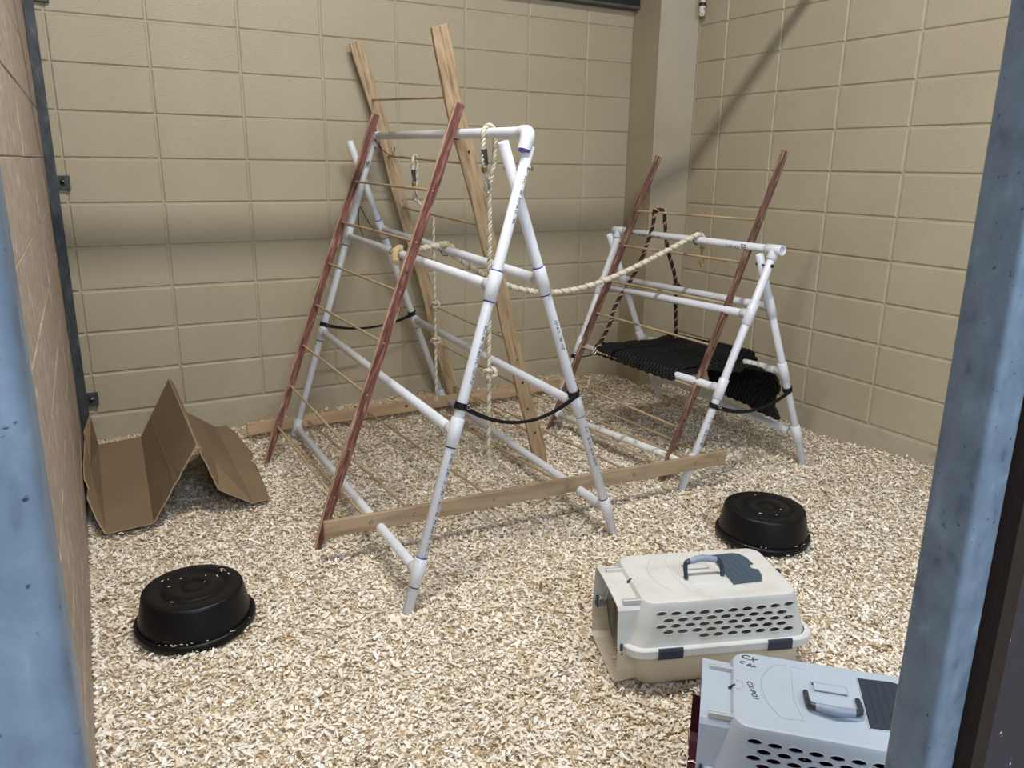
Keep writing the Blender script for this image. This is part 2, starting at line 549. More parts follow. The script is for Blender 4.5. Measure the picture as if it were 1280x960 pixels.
colr[NB:, :3] = np.repeat(fc, 6, axis=0)
at = me.color_attributes.new('chip', 'FLOAT_COLOR', 'POINT')
at.data.foreach_set('color', colr.ravel())
SHAV = mat('pine_shavings', (.7, .6, .45), .75, spec=.3)
nt, N_, L_, B_ = nodes_of(SHAV)
an = N_.new('ShaderNodeAttribute'); an.attribute_name = 'chip'
L_.new(an.outputs['Color'], B_.inputs['Base Color'])
me.materials.append(SHAV)
shav = bpy.data.objects.new('wood_shavings', me)
COL.objects.link(shav)
tag(shav, 'loose pale pine shavings bedding spread over the whole pen floor', 'bedding', kind='stuff')

# ------------------------------------------------------------------ angle iron on the left
root = thing('corner_angle_iron', 'dark grey galvanised angle iron upright bolted in the back left corner', 'metal upright', (-.05, -.02, .0))
o_ = (-.05, -.02, 0)
mb = MB(o_)
mb.box((-.066, -.030, -.05), (-.0645 + .033, -.0245, 3.0)); mb.box((-.072, -.060, -.05), (-.066, -.0245, 3.0))
mb.build('upright', root, ANGLE)
for z in (2.098, 1.314, .286):
    mb = MB(o_)
    w = .052 if z < 2 else .062
    mb.box((-.034, -.0235, z - .030), (-.034 + w, -.0015, z + .030))
    br = mb.build('bracket', root, ANGLE)
    m2 = MB(o_)
    cx, cy = -.034 + w * .45, -.0245
    prof = [(.0, .013), (.002, .013), (.003, .0095), (.009, .009), (.010, .006)]
    rs = [[(cx + r * math.cos(a), cy - h, z + r * math.sin(a)) for a in [2 * PI * k / (6 if h > .0025 else 12) * (1 if h > .0025 else 1) for k in range(12)]] for h, r in prof]
    m2.rings(rs)
    m2.build('bolt', br, STEEL)

# ------------------------------------------------------------------ gate posts near the camera
def square_post(name, x0, x1, y0, y1, z0, z1, r, m, label, extra=None):
    cx, cy = (x0 + x1) / 2, (y0 + y1) / 2
    root = thing(name, label, 'gate post', (cx, cy, -.05))
    mb = MB((cx, cy, -.05))
    def ring(z):
        pts = []
        for (ax, ay, a0) in ((x1 - r, y1 - r, 0), (x0 + r, y1 - r, 90), (x0 + r, y0 + r, 180), (x1 - r, y0 + r, 270)):
            for k in range(7):
                a = math.radians(a0 + 15 * k); pts.append((ax + r * math.cos(a), ay + r * math.sin(a), z))
        return pts
    mb.rings([ring(z0 + (z1 - z0) * i / 6) for i in range(7)])
    mb.build('square_tube', root, m)
    return root


square_post('gate_post', -.136, -.0715, -3.885, -3.825, -.05, 2.9, .009, GALV, 'blurred blue-grey galvanised square gate post at the left edge of the view')
square_post('gate_post', .672, .722, -3.868, -3.818, -.05, 2.9, .007, GALV, 'galvanised steel gate post leaning into view at right beside dark brown frame')
mb = MB(); mb.box((.7245, -3.875, -.05), (.768, -3.80, 2.9)); mb.box((.7255, -3.882, -.05), (.734, -3.874, 2.9))
o = mb.build('door_1', None, BROWN); o['kind'] = 'structure'
mb = MB((.80, -3.84, -.05)); mb.box((.769, -3.862, -.05), (1.10, -3.815, 2.9)); o = mb.build('trim_4', None, PLUM); o.location = (.80, -3.84, -.05); o['kind'] = 'structure'

# pipe stub hanging by the pilaster
root = thing('pipe_stub', 'short white painted pipe end hanging beside the corner pilaster at top', 'pipe', (XR - .025, -.43, 2.25))
o_ = (XR - .025, -.43, 2.25)
px_, py_ = XR - .032, -.43
mb = MB(o_); mb.tube([(px_, py_, 2.32), (px_, py_, 3.0)], .016, 14); mb.build('pipe', root, add_noise(mat('chipped_cream_paint', (.6, .56, .46), .5), nscale=60, stops=[(.40, (.03, .03, .03)), (.46, (.58, .54, .45)), (.7, (.66, .62, .52))]))
mb = MB(o_); mb.tube([(px_, py_, 2.262), (px_, py_, 2.27), (px_, py_, 2.315), (px_, py_, 2.322)], [.016, .0195, .0195, .017], 8); mb.build('cap', root, bpy.data.materials['chipped_cream_paint'])
mb = MB(o_); mb.tube([(px_, py_, 2.318), (px_, py_, 2.334)], .021, 14); mb.build('clamp_ring', root, DARK)

# thin rod across the pen top: the one that throws the slanting shadow on the walls
mb = MB(); ROD = (1.62, 2.72)
root = thing('overhead_rod', 'thin steel rod spanning the pen above the frames from wall to wall', 'rod', (1.6, -ROD[0], ROD[1]))
mb = MB((1.6, -ROD[0], ROD[1])); mb.tube([(-.11, -ROD[0], ROD[1]), (XR, -ROD[0], ROD[1])], .021, 12); mb.build('rod', root, ANGLE)


# ------------------------------------------------------------------ lettering
def print_on_pipe(parent, text, A, B, t0, size, side, r, origin, name='printed_text', material=INK, flip=False):
    """flat print laid on a pipe from A towards B, facing the vector side"""
    A, B = Vector(A), Vector(B)
    d = (B - A).normalized()
    if flip: d = -d
    n = Vector(side); n = (n - d * n.dot(d)).normalized()
    up = n.cross(d)
    cu = bpy.data.curves.new(name, 'FONT'); cu.body = text; cu.size = size * 1.18; cu.offset = .0002
    tmp = bpy.data.objects.new(name, cu); COL.objects.link(tmp)
    dg = bpy.context.evaluated_depsgraph_get()
    me = bpy.data.meshes.new_from_object(tmp.evaluated_get(dg))
    bpy.data.objects.remove(tmp); bpy.data.curves.remove(cu)
    P = A.lerp(B, t0)
    for v in me.vertices:
        x, y = v.co.x, v.co.y - size * .35
        a = y / r                       # wrap round the pipe
        v.co = P + d * x + (n * math.cos(a) + up * math.sin(a)) * (r + .0004) - Vector(origin)
    me.materials.clear(); me.materials.append(material)
    o = bpy.data.objects.new(name, me); COL.objects.link(o); o.parent = parent
    return o


PR = .0178   # pipe radius
FR = .0225   # fitting radius


def ringband(mb, A, B, t, w, r, n=20, mi=0):
    A, B = Vector(A), Vector(B); d = (B - A).normalized(); P = A.lerp(B, t)
    mb.tube([P - d * w / 2, P + d * w / 2], r, n, mi)


def at_z(A, B, z):
    A, B = Vector(A), Vector(B)
    return A.lerp(B, (z - A.z) / (B.z - A.z))


def tee(parent, origin, P, leg_dir, branch_dir, half=.048, blen=.046, ring=None):
    """a tee fitting sleeve with its side branch"""
    P, d, b = Vector(P), Vector(leg_dir).normalized(), Vector(branch_dir).normalized()
    mb = MB(origin)
    mb.tube([P - d * half, P - d * (half - .0015), P + d * (half - .0015), P + d * half], [FR - .002, FR, FR, FR - .002], 20)
    mb.tube([P + b * .008, P + b * (blen - .0015), P + b * blen], [FR * .98, FR, FR - .002], 20)
    o = mb.build('tee_fitting', parent, PVC)
    if ring:
        for s in ring:
            m2 = MB(origin)
            c = P + d * (half + .0022) * s
            m2.tube([c - d * .0028, c + d * .0028], PR + .0006, 20)
            m2.build('primer_ring', o, PRIMER if ring[s] else PRIMER_DK)
    return o


CAMV = Vector((-.05, -4.25, 1.4))


# ------------------------------------------------------------------ large PVC climbing frame
def pvc_frame_large():
    O = Vector((1.33, -1.08, 0))
    root = thing('climbing_frame', 'tall white plastic pipe A-frame climbing frame on the shavings, centre left', 'climbing frame', O)
    nA0, nAt = Vector((.792, -2.079, -.02)), Vector((1.274, -2.003, 1.475))
    nB0, nBt = Vector((1.752, -1.926, -.03)), Vector((1.194, -1.975, 1.487))
    fA0, fAt = Vector((.893, -.235, -.02)), Vector((1.419, -.170, 1.535))
    fB0, fBt = Vector((1.86, -.078, .0)), Vector((1.300, -.145, 1.524))
    elbow = Vector((1.2705, -2.004, 1.517)); farelbow = Vector((1.432, -.165, 1.553))
    dn = {}
    legs = (('nA', nA0, nAt), ('nB', nB0, nBt), ('fA', fA0, fAt), ('fB', fB0, fBt))
    legobj = {}
    for k, a, b in legs:
        mb = MB(O); mb.pipe(a, b, PR)
        legobj[k] = mb.build('leg', root, PVC)
        dn[k] = (a, b)
    mb = MB(O); mb.pipe(elbow + (farelbow - elbow).normalized() * .02, farelbow - (farelbow - elbow).normalized() * .02, PR); mb.build('ridge_rail', root, PVC)
    # elbows
    for e, f, t in ((elbow, farelbow, nAt), (farelbow, elbow, fAt)):
        d1 = (f - e).normalized(); d2 = (t - e).normalized() if e is not farelbow else (fA0 - fAt).normalized()
        if e is elbow: d2 = (nA0 - nAt).normalized()
        p1 = e + d1 * .052; p2 = e + d2 * .056
        path = [p1, e + d1 * .030] + [((e + d1 * .026).lerp(e, s)).lerp(e.lerp(e + d2 * .026, s), s) for s in (.2, .35, .5, .65, .8)] + [e + d2 * .030, p2]
        mb = MB(O); mb.tube(path, [.0225, .0228] + [.0235] * 5 + [.0228, .0225], 20)
        el = mb.build('elbow_fitting', root, PVC)
        m2 = MB(O); m2.tube([p2, p2 + d2 * .007], PR + .0008, 20); m2.build('primer_ring', el, PRIMER)
    # bolts through the crossing legs
    for a, b in ((Vector((1.262, -2.035, 1.408)), Vector((1.222, -1.945, 1.408))), (Vector((1.372, -.21, 1.42)), Vector((1.345, -.10, 1.42)))):
        mb = MB(O); mb.tube([a, b], .0035, 8)
        d = (b - a).normalized()
        mb.tube([a - d * .004, a - d * .003, a + d * .001], [.004, .009, .0095], 12)
        mb.tube([b - d * .001, b + d * .005], .007, 6)
        mb.build('bolt', root, STEEL)
    # cross rails
    specs = {'A': ((1.043, {1: 1, -1: 1}), (.582, {-1: 0}), (.128, {1: 1, -1: 0})), 'B': ((1.040, {-1: 0, 1: 1}), (.574, {-1: 0}), (.118, {1: 0}))}
    farz = {'A': (1.050, .562, .062), 'B': (1.075, .563, .075)}
    for s in 'AB':
        for i, (z, rg) in enumerate(specs[s]):
            p = at_z(*dn['n' + s], z); q_ = at_z(*dn['f' + s], farz[s][i])
            d = (q_ - p).normalized()
            mb = MB(O); mb.pipe(p + d * .03, q_ - d * .03, PR, deep=.01); mb.build('cross_rail', root, PVC)
            tee(root, O, p, dn['n' + s][1] - dn['n' + s][0], d, ring=rg)
            tee(root, O, q_, dn['f' + s][1] - dn['f' + s][0], -d, ring={-1: 0} if i else {1: 1, -1: 0})
    # rubber straps between the legs
    def strap(P, Q, sag, w, t, r=PR + .001):
        P, Q = Vector(P), Vector(Q)
        mb = MB(O)
        n = 18; d = (Q - P).normalized()
        side = Vector((0, 0, 1))
        rs = []
        for i in range(n + 1):
            s = i / n
            c = P.lerp(Q, s) + Vector((0, 0, -4 * sag * s * (1 - s)))
            ww = w * (1 - .45 * math.sin(PI * s))
            nrm = Vector((-d.y, d.x, 0))
            rs.append([c + nrm * t - side * ww, c + nrm * t + side * ww, c - nrm * t + side * ww, c - nrm * t - side * ww])
        mb.rings(rs, 0, True, True, False)
        return mb
    for k1, k2, z1, z2, sag in (('nA', 'nB', .665, .618, .075), ('fA', 'fB', .598, .60, .045)):
        a = at_z(*dn[k1], z1); b = at_z(*dn[k2], z2)
        off = Vector((0, -.024, 0))
        mb = strap(a + off, b + off, sag, .010, .0016)
        for P_, k in ((a, k1), (b, k2)):
            d = (dn[k][1] - dn[k][0]).normalized()
            mb.tube([P_ - d * .011, P_ + d * .011], PR + .0055, 20)
        so = mb.build('rubber_strap', root, BLACKR)
        for P_ in (a, b):
            m2 = MB(O); c = P_ + Vector((.016, -.0235, 0))
            T_ = [c + Vector((.0075 * math.cos(x), 0, .0075 * math.sin(x))) for x in [2 * PI * k / 12 for k in range(13)]]
            m2.tube(T_, .0015, 6); m2.build('grommet', so, STEEL)
    # printed lines on the pipes
    line = 'PVC 1120  SCH 40 PR 450 PSI @ 73 F  ASTM D 1785  NSF-PW'
    o1 = (-.6, -1, .1)
    print_on_pipe(legobj['nA'], 'PVC 1120  ASTM D 1785', nAt, nA0, .06, .0125, (.25, -1, .1), PR, O)
    print_on_pipe(legobj['nA'], 'SCH 40  PR 450 PSI  NSF-PW', nAt, nA0, .37, .0135, (.25, -1, .1), PR, O)
    print_on_pipe(legobj['nA'], '2N05 13:42   D 1785 -  SCH 40  PR 450 PSI  PVC 1120', nAt, nA0, .64, .0140, (.25, -1, .1), PR, O)
    print_on_pipe(legobj['nB'], 'ASTM D 1785  NSF', nBt, nB0, .385, .0125, (-.1, -1, .1), PR, O)
    print_on_pipe(legobj['nB'], 'PVC 1120 SCH 40 PR 450 PSI', nBt, nB0, .66, .0125, (-.1, -1, .1), PR, O)
    # zip ties that hold the ladders
    for c, d1, r_ in (((1.432, -.20, 1.551), (farelbow - elbow), .026), ((1.327, -1.36, 1.530), (farelbow - elbow), .026)):
        c = Vector(c); d = d1.normalized(); n = d.orthogonal().normalized(); b = d.cross(n)
        mb = MB(O); mb.tube([c + (n * math.cos(x) + b * math.sin(x)) * (PR + .0022) for x in [2 * PI * k / 16 for k in range(17)]], .0018, 6)
        mb.build('zip_tie', root, ZIP)
    # two long tie loops hanging on the far end
    mb = MB(O); mb.tube(smooth_path([(1.405, -.22, 1.54), (1.44, -.22, 1.49), (1.50, -.20, 1.455), (1.53, -.16, 1.465), (1.545, -.15, 1.50)], 6), .0022, 6); mb.build('zip_tie', root, ZIP)
    mb = MB(O); mb.tube(smooth_path([(1.28, -.36, 1.065), (1.262, -.355, 1.12), (1.275, -.34, 1.205), (1.32, -.33, 1.13), (1.352, -.35, 1.085)], 6), .0022, 6); mb.build('zip_tie', root, ZIP)
    return root


pvc_frame_large()


# ------------------------------------------------------------------ small PVC climbing frame
def pvc_frame_small():
    O = Vector((2.68, -1.15, 0))
    root = thing('climbing_frame', 'low white plastic pipe A-frame climbing frame near the corner, carrying the black mat', 'climbing frame', O)
    nA0, nAt = Vector((2.262, -1.719, -.03)), Vector((2.676, -1.7545, 1.050))
    nB0, nBt = Vector((3.030, -1.757, .0)), Vector((2.650, -1.700, 1.048))
    fA0, fAt = Vector((2.205, -.700, .0)), Vector((2.700, -.598, 1.045))
    fB0, fBt = Vector((3.150, -.52, -.02)), Vector((2.665, -.555, 1.045))
    r0, r1 = Vector((2.742, -1.765, 1.072)), Vector((2.690, -.575, 1.069))
    r0 = Vector((2.682, -1.800, 1.074)); r1 = Vector((2.705, -.560, 1.069))
    dn = {'nA': (nA0, nAt), 'nB': (nB0, nBt), 'fA': (fA0, fAt), 'fB': (fB0, fBt)}
    legobj = {}
    for k in dn:
        mb = MB(O); mb.pipe(*dn[k], PR); legobj[k] = mb.build('leg', root, PVC)
    mb = MB(O); mb.pipe(r0, r1, PR); rr = mb.build('ridge_rail', root, PVC)
    d = (r1 - r0).normalized()
    for c, lg, s in ((r0 + d * .045, 'nA', 1), (r1 - d * .035, 'fA', -1)):
        ld = (dn[lg][0] - dn[lg][1]).normalized()
        mb = MB(O)
        # hollow sleeve whose open end shows
        mb.pipe(c - d * .046, c + d * .046, FR, wall=.0045, deep=.01)
        mb.tube([c + ld * .01, c + ld * .044, c + ld * .046], [FR * .98, FR, FR - .002], 20)
        mb.build('tee_fitting', root, PVC)
    for a, b in ((Vector((2.655, -1.775, 1.005)), Vector((2.655, -1.69, 1.005))), (Vector((2.69, -.64, 1.0)), Vector((2.68, -.55, 1.0)))):
        mb = MB(O); mb.tube([a, b], .0035, 8); dd = (b - a).normalized(); mb.tube([a - dd * .003, a + dd * .002], .0085, 10); mb.tube([b - dd * .001, b + dd * .006], .0075, 6); mb.build('bolt', root, ZIP)
    specs = {'A': ((.792, .767), (.462, .448), (.120, .085)), 'B': ((.809, .782), (.494, .42), (.170, .185))}
    for s in 'AB':
        for i, (z, zf) in enumerate(specs[s]):
            p = at_z(*dn['n' + s], z); q_ = at_z(*dn['f' + s], zf); d2 = (q_ - p).normalized()
            mb = MB(O); mb.pipe(p + d2 * .03, q_ - d2 * .03, PR, deep=.01)
            mb.build('cross_rail', root, PVC_DIRTY if (s, i) in (('B', 1), ('A', 2)) else PVC)
            tee(root, O, p, dn['n' + s][1] - dn['n' + s][0], d2)
            tee(root, O, q_, dn['f' + s][1] - dn['f' + s][0], -d2)
    for k1, k2, z1, z2, sag in (('nA', 'nB', .385, .405, .055), ('fA', 'fB', .385, .375, -.0)):
        a = at_z(*dn[k1], z1); b = at_z(*dn[k2], z2)
        mb = MB(O); off = Vector((0, -.024, 0)); n = 16; rs = []
        for i in range(n + 1):
            t = i / n; c = (a + off).lerp(b + off, t) - Vector((0, 0, 4 * sag * t * (1 - t))); ww = .011 * (1 - .3 * math.sin(PI * t))
            if k1 == 'fA': ww = .003
            rs.append([c + Vector((0, .0015, -ww)), c + Vector((0, .0015, ww)), c + Vector((0, -.0015, ww)), c + Vector((0, -.0015, -ww))])
        mb.rings(rs, 0, True, True, False)
        for P_, k in ((a, k1), (b, k2)):
            dd = (dn[k][1] - dn[k][0]).normalized(); mb.tube([P_ - dd * .011, P_ + dd * .011], PR + .0055, 20)
        so = mb.build('rubber_strap', root, BLACKR)
        if k1 == 'nA':
            for P_ in (a, b):
                m2 = MB(O); c = P_ + Vector((.012, -.0265, 0)); m2.tube([c + Vector((.0075 * math.cos(x), 0, .0075 * math.sin(x))) for x in [2 * PI * k / 12 for k in range(13)]], .0015, 6); m2.build('grommet', so, STEEL)
    print_on_pipe(legobj['nA'], 'PVC 1120 SCH 40', nAt, nA0, .66, .0155, (-.15, -1, .25), PR, O)
    print_on_pipe(legobj['nA'], 'NSF-PW', nAt, nA0, .42, .011, (.35, -1, .1), PR, O)
    print_on_pipe(rr, 'SCH 40  PVC 1120  NSF-PW  ASTM D 1785', r1, r0, .10, .0135, (-.75, -1, -.35), PR, O)
    print_on_pipe(rr, '2N05 ACV', r1, r0, .73, .017, (-.75, -1, -.35), PR, O)
    for c in ((2.694, -.742, 1.07), (2.703, -1.594, 1.073)):
        c = Vector(c); n = d.orthogonal().normalized(); b = d.cross(n)
        mb = MB(O); mb.tube([c + (n * math.cos(x) + b * math.sin(x)) * (PR + .003) + (Vector((-.042, 0, .015)) if math.cos(x - 2.6) > .35 else Vector((0, 0, 0))) for x in [2 * PI * k / 20 for k in range(21)]], .0019, 6)
        mb.build('zip_tie', root, ZIP)
    return root, r0, r1


_, SR0, SR1 = pvc_frame_small()


# ------------------------------------------------------------------ ladders
def plank(mb, A, B, u, half_u, half_w, mi_side=0, mi_edge=0, wob=0.0, seed=0, n=14, chew=0.0, foot=0.0):
    """a rail from A to B; u is the thin direction, width runs across both"""
    A, B, u = Vector(A), Vector(B), Vector(u)
    d = (B - A).normalized(); u = (u - d * u.dot(d)).normalized(); w = d.cross(u)
    rs = []
    for i in range(n + 1):
        t = i / n
        c = A.lerp(B, t) + w * wob * noise.noise(Vector((t * 3.1, seed, 0))) + u * wob * .4 * noise.noise(Vector((t * 2.3, seed, 7)))
        e1 = half_w * (1 + chew * noise.noise(Vector((t * 9, seed, 3)))); e2 = half_w * (1 + chew * noise.noise(Vector((t * 8, seed, 11))))
        k = .0018
        if foot and t < foot: e1 *= .38 + .62 * t / foot; e2 *= .62 + .38 * t / foot
        rs.append([c - u * half_u + w * (e1 - k), c - u * (half_u - k) + w * e1, c + u * (half_u - k) + w * e1, c + u * half_u + w * (e1 - k),
                   c + u * half_u - w * (e2 - k), c + u * (half_u - k) - w * e2, c - u * (half_u - k) - w * e2, c - u * half_u - w * (e2 - k)])
    m = 8
    vs = [p for r in rs for p in r]
    for i in range(n):
        for k in range(m):
            j = (k + 1) % m
            edge = k in (0, 1, 2, 4, 5, 6)
            mb.add([vs[i * m + k], vs[i * m + j], vs[(i + 1) * m + j], vs[(i + 1) * m + k]], [(0, 1, 2, 3)], mi_edge if edge else mi_side, False)
    mb.add(rs[0], [tuple(range(m))[::-1]], mi_edge, False); mb.add(rs[-1], [tuple(range(m))], mi_edge, False)


def local_frame(A, B):
    """rotation that brings local z on the rail, so that wood grain follows it"""
    d = (Vector(B) - Vector(A)).normalized()
    return d.to_track_quat('Z', 'Y').to_matrix().to_4x4()


def oriented(mbfun, name, A, B, parent, parent_loc, *mats):
    """build a part in a frame whose z axis runs A to B"""
    M = Matrix.Translation(Vector(A)) @ local_frame(A, B)
    Mi = M.inverted()
    mb = MB()
    mbfun(mb, lambda p: Mi @ Vector(p), Mi.to_3x3())
    o = mb.build(name, parent, *mats)
    o.matrix_local = Matrix.Translation(-Vector(parent_loc)) @ M
    return o


def ladder(name, label, L0, L1, R0, R1, rungs, half_w, mats, seed, plug=True, chew=0.0, wob=0.0, knots=(), foot=0.0):
    L0, L1, R0, R1 = map(Vector, (L0, L1, R0, R1))
    O = (L0 + R0) / 2; O.z = 0
    root = thing(name, label, 'ladder', O)
    u = ((L0 - R0) + (L1 - R1)).normalized()
    for a, b, s in ((L0, L1, seed), (R0, R1, seed + 3)):
        def f(mb, T, R3):
            plank(mb, T(a), T(b), R3 @ u, .0095, half_w, 0, 1, wob, s, 40, chew, foot)
        rail = oriented(f, 'rail', a, b, root, O, *mats)
        nrm = u
        if plug:
            for (pl, pr) in rungs:
                P = Vector(pl if s == seed else pr) - u * .0102
                m2 = MB(O)
                w = (b - a).normalized().cross(u)
                dirv = (b - a).normalized()
                ring = lambda q, off: [P - u * off + (w * math.cos(x) + dirv * math.sin(x)) * q for x in [2 * PI * k / 12 for k in range(12)]]
                m2.rings([ring(.0054, -.001), ring(.0050, .0006)], 0, True, True)
                m2.add(ring(.0075, -.0004), [tuple(range(12))[::-1]], 1, False)
                po = m2.build('dowel_plug', root, PLUG, KNOT)
        for t, side, sz in knots:
            if (s == seed) != (side == 'L'): continue
            P = a.lerp(b, t) - u * .0100
            w = (b - a).normalized().cross(u); dv = (b - a).normalized()
            m2 = MB(O); m2.add([P + (w * math.cos(x) * .8 + dv * math.sin(x)) * sz + w * .006 * math.sin(t * 40) for x in [2 * PI * k / 10 for k in range(10)]], [tuple(range(10))], 0, False)
            m2.build('knot', root, KNOT)
    for pl, pr in rungs:
        pl, pr = Vector(pl), Vector(pr); d = (pl - pr).normalized()
        mb = MB(O); mb.tube([pr - d * .004, pr.lerp(pl, .33), pr.lerp(pl, .66), pl + d * .004], .0056, 10)
        mb.build('rung', root, DOWEL)
    return root


# red ladder on the tall frame
L0, L1 = Vector((.678, -.546, -.01)), Vector((1.418, -.215, 1.655))
R0, R1 = Vector((.649, -1.515, -.02)), Vector((1.309, -1.425, 1.635))
rz_ = [.176, .362, .549, .738, .932, 1.131, 1.327]
rzR = [.195, .375, .575, .765, .952, 1.134, 1.321]
ladder('leaning_ladder', 'worn red-stained wooden ladder leaning on the front of the tall pipe frame', L0, L1, R0, R1,
       [(at_z(L0, L1, a), at_z(R0, R1, b)) for a, b in zip(rz_, rzR)], .019, (RED, BARE), 2, chew=.10, wob=.006,
       knots=((.63, 'R', .006), (.31, 'R', .005), (.22, 'R', .006)), foot=.10)
# pale ladder behind
L0, L1 = Vector((1.905, -.150, .04)), Vector((1.380, -.060, 2.010))
R0, R1 = Vector((1.880, -1.146, -.01)), Vector((1.246, -1.372, 1.905))
ladder('leaning_ladder', 'tall pale bare-wood ladder rising behind the tall pipe frame, highest thing in the pen', L0, L1, R0, R1,
       [(at_z(L0, L1, a), at_z(R0, R1, b)) for a, b in ((1.735, 1.665), (1.455, 1.420), (1.185, 1.170), (.935, .915), (.645, .655), (.404, .42), (.155, .16))], .0335, (PALE, PALE), 5, plug=False, chew=.16, wob=.03,
       knots=((.10, 'R', .007), (.17, 'R', .006), (.24, 'R', .008), (.30, 'R', .006), (.72, 'L', .005), (.60, 'L', .004), (.52, 'R', .007), (.62, 'R', .006), (.77, 'R', .006), (.93, 'R', .005)))
# red-brown ladder on the low frame
L0, L1 = Vector((2.192, -.706, -.02)), Vector((2.828, -.748, 1.472))
R0, R1 = Vector((2.254, -1.595, -.02)), Vector((2.865, -1.591, 1.493))
ladder('leaning_ladder', 'reddish-brown worn ladder leaning on the low pipe frame near the right wall', L0, L1, R0, R1,
       [(at_z(L0, L1, a), at_z(R0, R1, b)) for a, b in ((1.185, 1.19), (1.001, 1.0), (.813, .815), (.638, .626), (.454, .433), (.265, .245), (.085, .063))], .0175, (RED2, RED2), 9, chew=.10, wob=.010,
       knots=((.20, 'R', .008), (.33, 'R', .007), (.12, 'R', .007), (.42, 'R', .007), (.27, 'R', .005)))
# ladder lying flat over the bottom pipes
B1L, B1R = Vector((.672, -.203, .082)), Vector((2.575, -.214, .092))
B2L, B2R = Vector((.650, -1.655, .142)), Vector((2.480, -1.765, .142))
O = Vector((1.6, -.95, 0))
root = thing('flat_ladder', 'pale wooden ladder lying flat across the floor through both pipe frames', 'ladder', O)
for a, b, m, s in ((B1L, B1R, BOARD2, 1), (B2L, B2R, BOARD, 2)):
    mb = MB((a + b) / 2)
    plank(mb, a, b, (0, 1, 0), .0095, .032, 0, 0, .006, s, 16, .03)
    o = mb.build('side_board', root, m); o.location = (a + b) / 2 - O
    d = (b - a).normalized()
for xs, big in ((.82, 0), (.99, 1), (1.32, 1), (1.65, 1), (1.98, 1), (2.31, 1), (2.47, 0)):
    tl = (xs - B1L.x) / (B1R.x - B1L.x); tr = (xs - B2L.x) / (B2R.x - B2L.x)
    tr = min(tr, .975)
    p, q_ = B1L.lerp(B1R, tl), B2L.lerp(B2R, tr)
    mb = MB(O); mb.tube([p, q_], .0056, 10); mb.build('rung', root, DOWEL)
    m2 = MB(O); P = q_ + Vector((0, -.0100, 0))
    m2.add([P + Vector((.0075 * math.cos(x), 0, .0075 * math.sin(x))) for x in [2 * PI * k / 12 for k in range(12)]], [tuple(range(12))], 0, False)
    m2.add([P + Vector((.0058 * math.cos(x), -.0006, .0058 * math.sin(x))) for x in [2 * PI * k / 12 for k in range(12)]], [tuple(range(12))], 1, False)
    m2.build('dowel_plug', root, KNOT, DOWEL)
for t, sz, dz in ((.115, .006, -.006), (.205, .009, .0), (.46, .009, .004), (.66, .008, -.004)):
    P = B1L.lerp(B1R, t) + Vector((0, -.0102, dz)); m2 = MB(O)
    m2.add([P + Vector((sz * 1.2 * math.cos(x), 0, sz * .8 * math.sin(x))) for x in [2 * PI * k / 10 for k in range(10)]], [tuple(range(10))], 0, False); m2.build('knot', root, KNOT)


# ------------------------------------------------------------------ ropes
def overhand(c, r, seed=0, axis=(0, 0, 1)):
    """a lumpy knot as a small trefoil path"""
    out = []
    for k in range(25):
        t = 2 * PI * k / 24
        p = Vector(((math.sin(t) + 2 * math.sin(2 * t)) / 3, -math.sin(3 * t) * .55, (math.cos(t) - 2 * math.cos(2 * t)) / 3)) * r
        out.append(Vector(c) + p)
    return out


